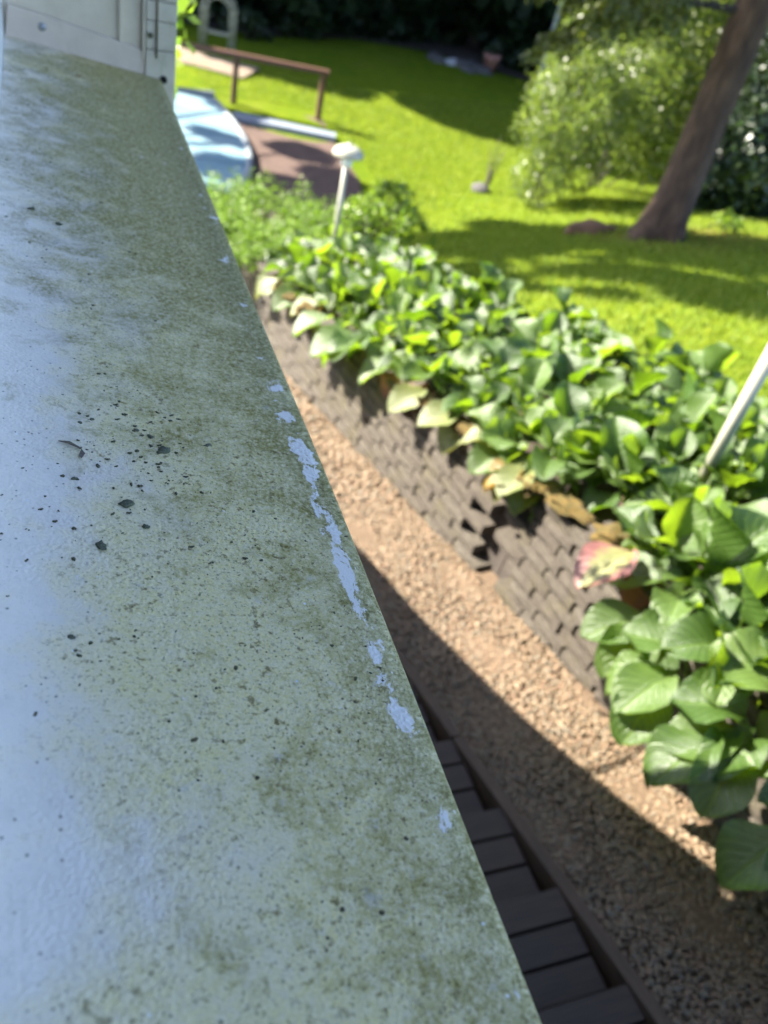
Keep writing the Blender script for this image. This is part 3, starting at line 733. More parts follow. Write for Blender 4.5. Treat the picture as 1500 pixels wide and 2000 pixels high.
# dark core behind the blocks
for par, ya, yb in ((wall_a, 1.93, 5.8), (wall_b, -.7, 1.925)):
    v = []
    for y in (ya, yb):
        for dx, z in ((.065, gravel_z(y) - .25), (.24, gravel_z(y) - .25), (.24, walltop_z(y) - .05), (.115, walltop_z(y) - .05)):
            v.append(Vector((wall_x(y) + dx, y, z)) - par.location)
    MB().add(v, [(0, 1, 2, 3), (7, 6, 5, 4), (0, 4, 5, 1), (1, 5, 6, 2), (2, 6, 7, 3), (3, 7, 4, 0)]).build('core', M['core'], par)
# cushions of moss on the wall head
def moss(par, y, dx, ry, rx, seed, h=.035):
    me = blob(1, 1, seed, .30, 3)
    for v in me.vertices: v.co = Vector((v.co.x * rx, v.co.y * ry * .8, v.co.z * h * .7)) + Vector((random.gauss(0, .004), random.gauss(0, .004), random.gauss(0, .004)))
    o = new_obj('moss_cushion', me, par, M['moss']); o.location = Vector((wall_x(y) + dx, y, walltop_z(y) + .002)) - par.location
    o.rotation_euler = (math.atan(.16) * -1, 0, wang)
moss(wall_b, 1.74, .09, .13, .06, 3); moss(wall_b, 1.90, .07, .09, .05, 4); moss(wall_b, 1.55, .11, .10, .05, 9)
moss(wall_a, 2.38, .08, .13, .06, 5); moss(wall_a, 2.58, .07, .10, .05, 6); moss(wall_a, 4.02, .03, .12, .05, 7); moss(wall_a, 3.75, .03, .10, .05, 8)

# ------------------------------------------------------------------ bergenia
def berg_leaf(seed, pet_len, pet_pitch, blade_pitch, cup, droop):
    rr = random.Random(seed)
    v = []; f = []; uvs = {}
    # stalk
    a = R(pet_pitch); e = Vector((0, math.cos(a) * pet_len, math.sin(a) * pet_len))
    mid_ = e * .5 + Vector((0, -.06 * pet_len, .05 * pet_len))
    for i, (p, r) in enumerate(((Vector((0, 0, 0)), .034), (mid_, .026), (e, .020))):
        for k in range(4):
            t = 2 * math.pi * k / 4
            v.append(p + Vector((math.cos(t) * r, 0, math.sin(t) * r)))
    for i in range(2):
        for k in range(4):
            f.append((i * 4 + k, i * 4 + (k + 1) % 4, (i + 1) * 4 + (k + 1) % 4, (i + 1) * 4 + k))
    nb = len(v); NU = 8; TV = (0, .07, .18, .32, .47, .62, .75, .86, .94, .985, 1.0); NV = len(TV) - 1
    ph = rr.uniform(0, 6.28); wv = rr.uniform(.06, .16); tw = rr.uniform(-.25, .25); wd = rr.uniform(.40, .48)
    fr = rr.uniform(7, 11)
    for j in range(NV + 1):
        t = TV[j]
        w = wd * max(0.0, 1 - abs((t - .54) / (.54 if t < .54 else .46)) ** (2.1 if t < .54 else 2.6)) ** (.75 if t < .54 else .55) + .02
        for i in range(NU + 1):
            u = 2 * i / NU - 1
            x = u * w; s = t - .05 * abs(u) ** 2 * (1 if t < .15 else 0) 
            z = cup * abs(u) ** 1.5 * w - droop * t * t + wv * abs(u) ** 2.5 * math.sin(t * fr + ph + (2.0 if u > 0 else 0)) + tw * u * w * t
            z += -.03 * math.exp(-(u * 5) ** 2) + .018 * math.sin(t * 19 - abs(u) * 5 + ph)
            bp = R(blade_pitch)
            v.append(e + Vector((x, s * math.cos(bp) - z * math.sin(bp), s * math.sin(bp) + z * math.cos(bp))))
            uvs[len(v) - 1] = (i / NU, t)
    for j in range(NV):
        for i in range(NU):
            a_ = nb + j * (NU + 1) + i; f.append((a_, a_ + 1, a_ + NU + 2, a_ + NU + 1))
    me = mesh('bergenia_leaf', v, f, True)
    ul = me.uv_layers.new(name='UVMap')
    for l in me.loops: ul.data[l.index].uv = uvs.get(l.vertex_index, (.5, .0))
    return me
LEAF = [berg_leaf(s, *p) for s, p in enumerate([
    (.75, 62, 25, .55, .30), (.85, 70, 40, .65, .25), (.65, 50, 8, .45, .35), (.9, 75, 55, .75, .20),
    (.6, 42, -8, .35, .40), (.8, 66, 15, .50, .45), (.7, 58, 32, .80, .30), (.95, 78, 68, .70, .15),
    (.55, 35, -20, .30, .45), (.78, 64, 20, .6, .5)])]
LOW = [4, 8, 2, 5]
LM = {}
def leaf_mesh(i, key):
    if (i, key) not in LM:
        me = LEAF[i] if key == 'berg' else LEAF[i].copy()
        me.materials.clear(); me.materials.append(M[key]); LM[(i, key)] = me
    return LM[(i, key)]
rhz = MB().tube([(0, -.02, -.05), (0, 0, 0), (.01, .02, .03)], [.016, .020, .014], 6)
RH = mesh('rhizome', rhz.v, rhz.f, True); RH.materials.append(M['stalk'])
def soil_z(x, y):
    x0 = wall_x(y) + .03; x1 = float(bed_x(y)); t = (x - x0) / (x1 - x0)
    z = walltop_z(y) - .05 + .06 * math.sin(math.pi * min(1, max(0, t)))
    if t > .7: z = z * (1 - (t - .7) / .3) + float(lawn_z(x, y)) * (t - .7) / .3
    return z
def bergenia(x, y, n, label, group=None, specials=(), lean=None, size=1.0):
    z = soil_z(x, y)
    t = thing('bergenia', label, 'plant', (x, y, z), 0, group)
    new_obj('rhizome', RH, t)
    a0 = random.uniform(0, 6.28)
    for k in range(n):
        az = a0 + k * 2.39996 + random.uniform(-.3, .3)
        inner = k / n
        i = random.choice([0, 1, 3, 6, 7, 9]) if inner < .5 else random.choice([0, 2, 4, 5, 8, 9, 2])
        s = random.choice((.085, .11, .125, .14, .155, .17)) * random.uniform(.92, 1.08) * size * (1.0 if inner > .25 else .85)
        o = new_obj('leaf', leaf_mesh(i, 'berg'), t)
        o.rotation_euler = (random.uniform(-.22, .4), random.uniform(-.4, .4), az)
        o.scale = (s * random.uniform(.9, 1.1), s, s)
    for key, az, i, s, dx, lab in specials:
        o = new_obj('leaf', leaf_mesh(i, key), t)
        o.rotation_euler = (random.uniform(-.1, .1), random.uniform(-.2, .2), az); o.scale = (s, s, s)
        o.location = (dx, 0, -.10 if dx < -.055 and key == 'berg' else .0)
        if lab: o['label'] = lab
    return t

# edge plants that hang over the wall (leaf azimuth: pi/2 points to -x, over the path)
W = math.pi / 2
edge_y = [.28, .52, .78, 1.02, 1.24, 1.42, 1.98, 2.18, 2.44, 2.70, 2.96, 3.22, 3.50, 3.76, 4.02, 4.24]
spec = {
    .28: [('berg', W, 4, 0.160, -.10, None), ('berg', W + .5, 5, 0.151, -.08, None), ('berg', W - .5, 8, 0.160, -.06, None)],
    .52: [('berg', W + .3, 4, 0.176, -.12, None), ('berg', W - .35, 5, 0.160, -.14, None), ('berg', W + .9, 8, 0.160, -.06, None), ('berg', W, 8, 0.168, -.20, None), ('berg', W - .8, 2, 0.160, -.07, None)],
    .78: [('berg', W, 8, 0.176, -.16, None), ('berg', W + .6, 4, 0.168, -.14, None), ('berg', W - .6, 5, 0.160, -.10, None), ('berg', W - .2, 4, 0.168, -.10, None), ('berg', W + .3, 2, 0.160, -.07, None), ('berg', W + .95, 5, 0.160, -.08, None), ('berg_y', W + 1.0, 5, .12, 0, 'small yellow-green leaf')],
    1.02: [('berg', W + .2, 4, 0.168, -.10, None), ('berg', W - .3, 8, 0.160, -.08, None), ('berg', W + .8, 2, 0.160, -.03, None), ('berg', W + .5, 8, 0.160, -.14, None), ('berg', W - .7, 5, 0.151, -.08, None)],
    1.24: [('berg', W + .5, 8, .17, -.08, None), ('berg', W - .1, 4, .17, -.06, None), ('berg', W + .9, 4, .16, -.07, None)],
    1.42: [('berg_r', W + .2, 4, .185, -.06, 'big yellow leaf with a pinkish red edge'), ('berg_p', W + .75, 8, .13, -.02, 'salmon pink withered leaf')],
    1.98: [('berg_y', W + .35, 4, .15, -.02, 'yellowing leaf'), ('berg_o', W - .15, 8, .15, -.03, 'orange-yellow drooping leaf'), ('berg_y', W + .1, 8, .13, -.04, None), ('berg', W + .6, 8, .15, 0, None), ('berg_y', W - .5, 4, .14, 0, None)],
    2.18: [('berg', W + .4, 4, .16, 0, None), ('berg_y', W - .2, 2, .14, 0, None)],
    2.44: [('berg_y', W, 4, .16, -.02, None), ('berg_y', W + .6, 8, .15, 0, None)],
    2.70: [('berg_y', W + .2, 4, .16, -.02, 'pale yellow-green leaf'), ('berg_p', W - .3, 8, .14, 0, 'dark pink leaf hanging over the wall'), ('berg_o', W - .6, 8, .13, 0, 'orange leaf')],
    2.96: [('berg', W, 4, .17, 0, None), ('berg_p', W + .5, 8, .12, 0, None)],
    3.22: [('berg', W + .1, 4, .22, -.05, None), ('berg', W + .5, 2, .2, -.03, None), ('berg', W - .4, 8, .2, -.03, None)],
    3.50: [('berg', W, 4, .2, -.04, None), ('berg_y', W + .5, 8, .17, -.02, None)],
    3.76: [('berg_o', W + .2, 8, .15, 0, 'orange withered leaf'), ('berg_y', W - .2, 4, .16, 0, None)],
    4.02: [('berg_o', W, 8, .15, 0, None), ('berg', W + .4, 4, .18, 0, None)],
    4.24: [('berg_y', W, 8, .17, -.02, None), ('berg_o', W - .3, 8, .13, 0, None)],
}
edge_lab = {
    .28: 'bergenia at the wall edge nearest the viewer, leaves in shade over dark gravel',
    .52: 'bergenia at the wall edge with very large dark leaves over the gravel',
    .78: 'bergenia hiding the near end of the block wall under dark glossy leaves',
    1.02: 'bergenia at the wall edge with a broad ribbed leaf lit by the sun',
    1.24: 'bergenia with big cupped leaves just below the red-edged leaf',
    1.42: 'bergenia with a big yellow leaf edged in pinkish red above the block wall',
    1.98: 'bergenia with an orange-yellow leaf hanging over the added shadow slot in the block wall',
    2.70: 'bergenia with a dark pink leaf at the top of the long block wall',
    3.22: 'bergenia with large pale leaves spilling over the middle of the long wall',
    4.24: 'bergenia at the far end of the wall, next to the juniper',
}
GB = 'bergenia plants in the raised bed'
GE = 'bergenia plants along the wall edge'
def dens(y): return 1.15 if y < 1.3 else 1.0 if y < 2 else .90
for y in edge_y:
    bergenia(wall_x(y) + (.175 if y > 1.3 else .12 if y > 1.1 else .045), y, 13, edge_lab.get(y, 'green bergenia plant leaning over the head of the long block wall'), GE, spec.get(y, ()), size=dens(y))
pts = []
rr = random.Random(21)
for tr in range(6000):
    y = rr.uniform(-.2, 4.75); x = rr.uniform(wall_x(y) + .32, float(bed_x(y)) - .06)
    if x - wall_x(y) > 3.0 - 0 * y: continue
    dmin = .200
    if all((x - a) ** 2 + (y - b) ** 2 > dmin ** 2 for a, b in pts): pts.append((x, y))
for k, (x, y) in enumerate(pts):
    sp = ()
    if rr.random() < .16: sp = ((rr.choice(['berg_y', 'berg_o']), rr.uniform(0, 6.28), rr.choice(LOW), .12, 0, None),)
    far_ = float(bed_x(y)) - x
    if (x - 2.1) ** 2 + (y - 1.73) ** 2 < .34 ** 2: lb = 'green bergenia at the foot of the lamp post on the right'
    elif far_ < .25: lb = 'green bergenia in the back row of the bed, against the lawn'
    elif y > 3.9: lb = 'small-looking bergenia at the far end of the bed by the mushroom lamp'
    elif y < .9: lb = 'large-leaved bergenia in the nearest corner of the bed'
    else: lb = 'leafy green bergenia plant in the middle of the raised bed'
    bergenia(x, y, 14, lb, GB, sp, size=dens(y))

# ------------------------------------------------------------------ foliage clouds
def rand_dirs(n):
    d = RNG.normal(size=(n, 3)); return d / np.linalg.norm(d, axis=1)[:, None]
def leaf_quads(P, Nrm, size, aspect=.55, spread=.8, along=None):
    n = len(P)
    N = Nrm + RNG.normal(0, spread, (n, 3)); N /= np.linalg.norm(N, axis=1)[:, None]
    A = rand_dirs(n) if along is None else along + RNG.normal(0, .25, (n, 3))
    A = A - (A * N).sum(1)[:, None] * N; A /= np.linalg.norm(A, axis=1)[:, None] + 1e-9
    B = np.cross(N, A)
    s = (size * RNG.uniform(.65, 1.35, n))[:, None]
    V = np.stack([P - A * s * .5, P + B * s * aspect * .5 + N * s * .08, P + A * s * .5, P - B * s * aspect * .5 + N * s * .08], 1).reshape(-1, 3)
    Fq = np.arange(n * 4).reshape(n, 4)
    return V, Fq
def cloud(name, lobes, n, size, aspect=.55, spread=.8, fill=.35, along=None, clump=.0):
    """lobes: (cx,cy,cz,rx,ry,rz); leaves spread through the outer shell of every lobe"""
    w = np.array([l[3] * l[4] + l[4] * l[5] + l[3] * l[5] for l in lobes]); w = w / w.sum()
    Ps = []; Ns = []
    for l, q in zip(lobes, w):
        k = int(n * q) + 1
        d = rand_dirs(k)
        if clump:
            cent = rand_dirs(max(6, int(k / 60)))
            own = RNG.integers(0, len(cent), k)
            d = cent[own] + RNG.normal(0, clump, (k, 3)); d /= np.linalg.norm(d, axis=1)[:, None]
            rad = (RNG.uniform(.6, 1.22, len(cent)))[own] + RNG.normal(0, .07, k)
        else:
            rad = 1 - fill * RNG.random(k) ** 1.5
        Ps.append(np.array(l[:3]) + d * rad[:, None] * np.array(l[3:])); Ns.append(d)
    P = np.concatenate(Ps); N = np.concatenate(Ns)
    V, Fq = leaf_quads(P, N, size, aspect, spread, along)
    return np_mesh(name, V, Fq)

def limb_tree(name_part, parent, trunk_pts, radii, limbs, matl):
    mb = MB().tube(trunk_pts, radii, 10); o = mb.build(name_part, matl, parent, smooth=True)
    return o

# ---- juniper beside the pool terrace
jz = -2.02
jn = thing('juniper_bush', 'low feathery bright green juniper at the far end of the bed', 'bush', (1.35, 5.30, jz - .17))
Pj = []; Nj = []; Al = []
for k in range(330):
    a = random.uniform(0, 6.28); rr_ = math.sqrt(random.random()); bx, by = .34 * rr_ * math.cos(a), .40 * rr_ * math.sin(a)
    ln = random.uniform(.22, .48); el = R(random.uniform(12, 62)); oa = a + random.uniform(-.7, .7)
    for t in np.linspace(.15, 1, 34):
        c = Vector((bx + math.cos(oa) * math.cos(el) * ln * t, by + math.sin(oa) * math.cos(el) * ln * t, .08 + math.sin(el) * ln * t - .12 * t * t))
        w_ = .045 * (1.1 - t) + .012
        Pj.append(c + Vector((random.gauss(0, w_), random.gauss(0, w_), random.gauss(0, w_ * .6)))); Nj.append((random.gauss(0, .5), random.gauss(0, .5), 1)); Al.append((math.cos(oa), math.sin(oa), .5))
Pj = np.array([p[:] for p in Pj]); Nj = np.array(Nj); Al = np.array(Al)
V, Fq = leaf_quads(Pj, Nj, .035, .28, .4, Al)
new_obj('crown', np_mesh('juniper', V, Fq), jn, M['juniper'])
mb = MB()
for k in range(14):
    a = k * .45; mb.tube([(0, 0, 0), (.2 * math.cos(a), .2 * math.sin(a), .10), (.42 * math.cos(a), .42 * math.sin(a), .20)], [.018, .012, .005], 5)
mb.build('stem', M['darkbark'], jn)
jn2 = thing('juniper_bush', 'darker lower juniper tuft between the bergenia and the bright juniper', 'bush', (1.02, 4.85, jz - .06))
V, Fq = leaf_quads(Pj[::2] * .62, Nj[::2], .032, .28, .4, Al[::2]); new_obj('crown', np_mesh('juniper_small', V, Fq), jn2, M['juniper'])
MB().tube([(0, 0, -.1), (0, 0, .08)], .015, 6).build('stem', M['darkbark'], jn2)

# ---- small airy shrub between the lamp and the lawn
sh = thing('garden_shrub', 'small airy pale green shrub beyond the bergenia, right of the lamp', 'bush', (2.12, 5.25, -2.12))
new_obj('crown', cloud('shrub_small', [(0, 0, .22, .24, .26, .18), (.10, .1, .32, .14, .14, .12), (-.16, -.05, .20, .16, .18, .14), (.16, -.14, .17, .18, .16, .13)], 2600, .034, .6, .8, .5, clump=.22), sh, M['shrub_lt'])
mb = MB()
for k in range(7):
    a = k * .9; mb.tube([(0, 0, -.1), (.07 * math.cos(a), .07 * math.sin(a), .2), (.17 * math.cos(a), .17 * math.sin(a), .36)], [.010, .007, .002], 5)
mb.build('stem', M['darkbark'], sh)

# ---- garden lamps
def lamp(x, y, z0, h, label, pr=.0215):
    t = thing('garden_lamp', label, 'lamp', (x, y, z0), 0, 'white garden lamps')
    MB().lathe([(.052, -.05), (.052, .02), (.040, .035), (.030, .06)], n=16).build('base', M['lamp'], t, smooth=True)
    MB().tube([(0, 0, .05), (0, 0, h)], pr, 14).build('post', M['lamp'], t, smooth=True)
    hd = MB().lathe([(.018, h - .01), (.030, h + .0), (.030, h + .055), (.026, h + .06)], n=16).build('lamp_glass', M['frame_white'], t, smooth=True)
    MB().lathe([(.020, h + .052), (.088, h + .052), (.091, h + .062), (.074, h + .090), (.034, h + .108), (.008, h + .106), (.007, h + .122), (.002, h + .125)], n=24).build('lamp_shade', M['lamp'], t, smooth=True)
    return t
lamp(1.60, 4.62, -2.07, .66, 'white mushroom-shaped garden lamp standing behind the bergenia bed', .0155)
lamp(2.06, 1.72, -1.64, .80, 'white lamp post rising out of the bergenia at the right edge of the picture')

# ------------------------------------------------------------------ pool, terrace things
pool = thing('swimming_pool', 'pool under a pale blue rounded cover, beyond the sill end', 'pool', (0, 9.5, -2.86))
right = [(1.55, 7.6), (1.86, 8.2), (2.03, 8.8), (2.12, 9.6), (2.14, 10.2), (2.10, 10.9), (2.02, 11.2)]
PC = np.polyfit([p[1] for p in right], [p[0] for p in right], 3)
def px_(y): return float(np.polyval(PC, y))
seams = [7.6, 8.75, 9.65, 10.45, 11.2]
for i in range(4):
    y0, y1 = seams[i] + .008, seams[i + 1] - .008
    v = []; f = []
    NA, NB = 14, 6
    for j in range(NB + 1):
        y = y0 + (y1 - y0) * j / NB
        for k in range(NA + 1):
            t = k / NA; x = -1.6 + (px_(y) - .06 + 1.6) * t
            z = .085 + .05 * (1 - (2 * t - 1) ** 2) + .002 * math.sin(6 * y + 4 * x)
            v.append((x, y - 9.5, z))
    for j in range(NB):
        for k in range(NA):
            a = j * (NA + 1) + k; f.append((a, a + 1, a + NA + 2, a + NA + 1))
    new_obj('cover_panel', mesh('cover_panel', v, f, True), pool, M['pool'])
v = []; f = []
for y in np.linspace(7.5, 11.3, 24):
    x = px_(min(11.2, max(7.6, y)))
    for dx, dz in ((-.07, .06), (-.07, .095), (-.015, .10), (0, .085), (0, 0)): v.append((x + dx, y - 9.5, dz))
for j in range(23):
    for k in range(4): f.append((j * 5 + k, (j + 1) * 5 + k, (j + 1) * 5 + k + 1, j * 5 + k + 1))
new_obj('rim', mesh('rim', v, f, True), pool, M['rim'])
MB().box(-1.6, 2.02, 11.2 - 9.5, 11.29 - 9.5, 0, .14).build('rim', M['rim'], pool)
MB().box(-1.7, -1.6, 7.5 - 9.5, 11.29 - 9.5, 0, .14).build('rim', M['rim'], pool)
MB().box(-1.6, 1.55, 7.5 - 9.5, 7.6 - 9.5, 0, .14).build('rim', M['rim'], pool)
MB().prism_z([(2.17, 10.56), (3.34, 10.20), (3.40, 10.40), (2.19, 10.82)], -2.856, -2.80).build('edging_strip', M['strip'])
tag(bpy.data.objects['edging_strip'], 'pale bluish white edging strip lying across the brown terrace', 'edging')

rail = thing('wooden_railing', 'brown wooden railing with two posts at the terrace edge', 'railing', (2.8, 11.25, -2.9))
p1 = Vector((2.29 - 2.8, .11, 0)); p2 = Vector((3.36 - 2.8, -.13, 0))
for p in (p1, p2):
    MB().box(p.x - .033, p.x + .033, p.y - .033, p.y + .033, -.1, .585).build('post', M['rail'], rail, bevel=.006)
d = (p2 - p1).normalized()
a = p1 - d * 2.2; b2 = p2 + d * .07
nrm = Vector((-d.y, d.x, 0)) * .055
MB().add([a + nrm + Vector((0, 0, .585)), a - nrm + Vector((0, 0, .585)), b2 - nrm + Vector((0, 0, .585)), b2 + nrm + Vector((0, 0, .585)),
          a + nrm + Vector((0, 0, .64)), a - nrm + Vector((0, 0, .64)), b2 - nrm + Vector((0, 0, .64)), b2 + nrm + Vector((0, 0, .64))],
         [(0, 1, 2, 3), (7, 6, 5, 4), (0, 4, 5, 1), (1, 5, 6, 2), (2, 6, 7, 3), (3, 7, 4, 0)]).build('handrail', M['rail'], rail, bevel=.008)
plat = thing('wooden_platform', 'low weathered wooden platform on the grass behind the railing', 'platform', (2.2, 13.4, -2.9), R(-28))
for k in range(5):
    MB().box(-.9, .75, -.42 + k * .17, -.26 + k * .17, .036, .07).build('plank', M['plank'], plat, bevel=.004)
for y in (-.36, .34): MB().box(-.85, .70, y - .05, y + .05, -.05, .035).build('bearer', M['rail'], plat)
arch = thing('trellis_arch', 'white metal trellis arch standing before the dark wood', 'trellis', (2.62, 14.6, -2.9), R(-20))
for yy_ in (-.10, .10):
    for off in (0, .07):
        r_ = .26 - off
        pts_ = [(-r_, yy_, 0), (-r_, yy_, .52)] + [(-r_ * math.cos(t), yy_, .52 + r_ * math.sin(t)) for t in np.linspace(.15, math.pi - .15, 12)] + [(r_, yy_, .52), (r_, yy_, 0)]
        MB().tube(pts_, .011, 6).build('hoop', M['lamp'], arch, smooth=True)
for z in np.arange(.12, .62, .14):
    for s in (-1, 1): MB().tube([(s * .26, -.10, z), (s * .19, -.10, z), (s * .19, .10, z), (s * .26, .10, z)], .008, 5).build('rung', M['lamp'], arch)
MB().box(-.19, .19, -.09, .09, .22, .24).build('shelf', M['lamp'], arch)

# ---- leafy climber by the house corner
cl = thing('climbing_plant', 'yellow-green climber leaves beside the white corner board', 'plant', (.30, 2.35, -2.2))
new_obj('crown', cloud('climber', [(.015, 0, 1.82, .05, .12, .16), (.03, .02, 2.1, .07, .14, .2), (-.02, 0, 1.62, .035, .08, .1)], 110, .045, .75, .9, .8), cl, M['shrub_lt'])
MB().tube([(-.17, -.35, 1.50), (-.10, -.2, 1.64), (0, 0, 1.75), (.02, .02, 2.3)], [.008, .007, .005, .002], 6).build('stem', M['darkbark'], cl)

# ------------------------------------------------------------------ lawn things
sap = thing('sapling', 'thin leafless sapling with a stone at its foot, alone on the sunny lawn', 'sapling', (4.81, 8.94, -2.89))
me = blob(.125, .7, 31, .12); new_obj('stone', me, sap, M['stone'], (0, 0, .03))
mb = MB()
for k in range(9):
    a = k * 2.4; e = .05 + .05 * (k % 3); mb.tube([(.07, .02, 0), (.075 + e * .4 * math.cos(a), .02 + e * .4 * math.sin(a), .3), (.08 + e * math.cos(a), .02 + e * math.sin(a), .52 + .04 * (k % 4))], [.007, .005, .002], 5)
mb.build('twig', M['twig'], sap)
new_obj('leaves', cloud('sapling_leaves', [(.08, .02, .42, .10, .10, .17)], 70, .03, .5, 1, .9), sap, M['shrub_lt'])
for k, (x, y, r, mt, lab) in enumerate(((7.05, 16.2, .24, 'stone', 'flat grey stone at the left end of the far stone heap'), (7.35, 16.1, .20, 'stone_w', 'whitish stone in the far stone heap below the wood'),
        (7.58, 16.05, .26, 'stone', 'dark stone in the middle of the far stone heap'), (7.85, 15.8, .22, 'stone', 'long grey stone at the right of the far stone heap'), (7.5, 15.65, .15, 'stone', 'small stone in front of the far stone heap'))):
    o = new_obj('stone', blob(r, .55, 50 + k, .2), None, M[mt], (x, y, -2.86)); tag(o, lab, 'stone', 'stones at the edge of the wood')
po = thing('plant_pot', 'small reddish clay pot behind the far stone heap', 'pot', (8.15, 16.1, -2.9))
MB().lathe([(.10, 0), (.15, .24), (.17, .25), (.17, .32), (.14, .32), (.13, .26)], n=14).build('pot', M['clay'], po, smooth=True)
new_obj('crown', cloud('pot_plant', [(0, 0, .42, .16, .16, .14)], 160, .07, .5, 1, .8), po, M['shrub_dk'])
gp = thing('grey_pole', 'thin pale grey pole standing at the edge of the shaded lawn', 'pole', (8.3, 14.4, -2.95))
MB().tube([(0, 0, 0), (.03, 0, 2.4)], .035, 8).build('shaft', M['pole'], gp); MB().lathe([(.045, 2.38), (.045, 2.42), (.01, 2.46)], (.03, 0, 0), 10).build('cap', M['pole'], gp)
md = thing('soil_mound', 'small heap of reddish brown needle litter left of the spruce trunk', 'mound', (4.85, 6.62, -2.40))
me = blob(1, 1, 77, .14, 3)
for v_ in me.vertices: v_.co = Vector((v_.co.x * .26, v_.co.y * .16, v_.co.z * .10))
new_obj('heap', me, md, M['needle_soil'])

# ------------------------------------------------------------------ spruce
spr = thing('spruce_tree', 'tall spruce with a thick bare reddish grey trunk on the right', 'tree', (5.21, 6.12, -2.26))
v = []; f = []; NT, NK = 46, 26
for j in range(NT + 1):
    t = j / NT; h = -.15 + 12.0 * t ** 1.25
    r = .165 * (1 - t) ** .8 + .018 + .15 * math.exp(-(h + .1) / .22)
    for k in range(NK):
        a = 2 * math.pi * k / NK
        flare = 1 + (.30 * math.exp(-max(0, h) / .25)) * math.sin(a * 4 + 1.2) + .035 * math.sin(a * 7 + h * 2) + random.uniform(-.03, .03)
        v.append((r * flare * math.cos(a) + .015 * math.sin(h * 1.3), r * flare * math.sin(a), h))
for j in range(NT):
    for k in range(NK): f.append((j * NK + k, j * NK + (k + 1) % NK, (j + 1) * NK + (k + 1) % NK, (j + 1) * NK + k))
new_obj('trunk', mesh('trunk', v, f, True), spr, M['bark'])
Pn = []; Nn = []; An = []
def spruce_branch(mb, z, a, ln, sag, drop, dens_=1.0):
    pts_ = []
    for t in np.linspace(0, 1, 7):
        rr_ = .12 + ln * t; pts_.append(Vector((rr_ * math.cos(a), rr_ * math.sin(a), z - sag * t * t + .12 * sag * t)))
    mb.tube(pts_, [.035, .03, .025, .02, .015, .01, .004], 5)
    for i in range(int(70 * ln * dens_)):
        t = random.uniform(.25, 1); c = pts_[min(5, int(t * 6))].lerp(pts_[min(6, int(t * 6) + 1)], t * 6 - int(t * 6))
        side = random.choice((-1, 1)); ll = random.uniform(.10, .42) * (1.15 - t * .5)
        da = a + side * random.uniform(.4, 1.1)
        for s in np.linspace(0, 1, 9):
            q = c + Vector((math.cos(da) * ll * s * .6, math.sin(da) * ll * s * .6, -ll * s * drop * (.4 + .6 * s)))
            Pn.append(q + Vector((random.gauss(0, .012), random.gauss(0, .012), random.gauss(0, .012)))); Nn.append((random.gauss(0, 1), random.gauss(0, 1), .6)); An.append((math.cos(da), math.sin(da), -drop))
mb = MB()
for (z, a, ln, sag) in ((1.85, 2.95, 1.45, .5), (2.15, 2.55, 1.5, .45), (2.15, 3.4, 1.6, .5), (2.0, 2.2, 1.4, .4)):
    spruce_branch(mb, z, a, ln, sag, .9, 1.6)
for k in range(64):
    z = 2.6 + 9.0 * (k / 64); spruce_branch(mb, z, k * 2.4, max(.4, 2.6 * (1 - (z - 1.5) / 10.5)), .7, .8, .55)
mb.build('branch', M['darkbark'], spr)
V, Fq = leaf_quads(np.array([p[:] for p in Pn]), np.array(Nn), .075, .35, .5, np.array(An))
new_obj('crown', np_mesh('spruce_crown', V, Fq), spr, M['spruce'])

# ------------------------------------------------------------------ big shrubs at the right
def shrub(name, label, loc, lobes, n, size, matl, stems=6, h=1.0, clump=.25, group=None):
    t = thing(name, label, 'bush', loc, 0, group)
    new_obj('crown', cloud(name, lobes, n, size, .62, .7, .5, clump=clump), t, matl)
    mb = MB()
    for k in range(stems):
        a = k * 2.4; e = .12 + .05 * (k % 3)
        l = lobes[k % len(lobes)]
        mb.tube([(.05 * math.cos(a), .05 * math.sin(a), -.1), (e * math.cos(a) + l[0] * .4, e * math.sin(a) + l[1] * .4, l[2] * .5), (l[0], l[1], l[2])], [.014, .010, .004], 5)
    mb.build('stem', M['darkbark'], t)
    return t
shrub('leafy_shrub', 'grey-green glossy shrub with small leaves at the left of the thicket', (5.20, 8.35, -2.62),
      [(-.05, -.1, 1.0, .42, .5, .42), (.15, .1, .55, .5, .45, .40), (-.15, -.15, .20, .30, .3, .28), (.02, .1, 1.42, .30, .3, .28), (.45, .1, .95, .45, .45, .45), (.6, -.1, 1.3, .5, .45, .4), (.35, 0, .25, .35, .3, .25)], 17000, .040, M['shrub_big'], clump=.26)
shrub('leafy_shrub', 'large sunlit yellow-green shrub filling the thicket behind the spruce trunk', (6.45, 9.1, -2.7),
      [(0, 0, 1.35, .85, .8, .75), (.75, .2, 1.9, .85, .8, .8), (-.35, .1, 2.1, .7, .6, .6), (1.4, .4, 1.5, .8, .8, .9), (.4, -.2, 2.7, .9, .8, .6), (.6, -.3, .8, .8, .6, .6), (1.8, .2, 2.6, .9, .8, .8)], 26000, .062, M['shrub_big'], clump=.24)
shrub('leafy_shrub', 'dark green shrub in shade to the right of the spruce trunk', (7.35, 7.6, -2.5),
      [(0, 0, .7, .7, .6, .7), (.55, .1, .6, .7, .6, .6), (.2, .3, 1.5, .8, .6, .7), (1.1, .2, 1.2, .8, .7, .8), (-.3, .2, .35, .5, .4, .4)], 20000, .070, M['shrub_dk'], clump=.3)
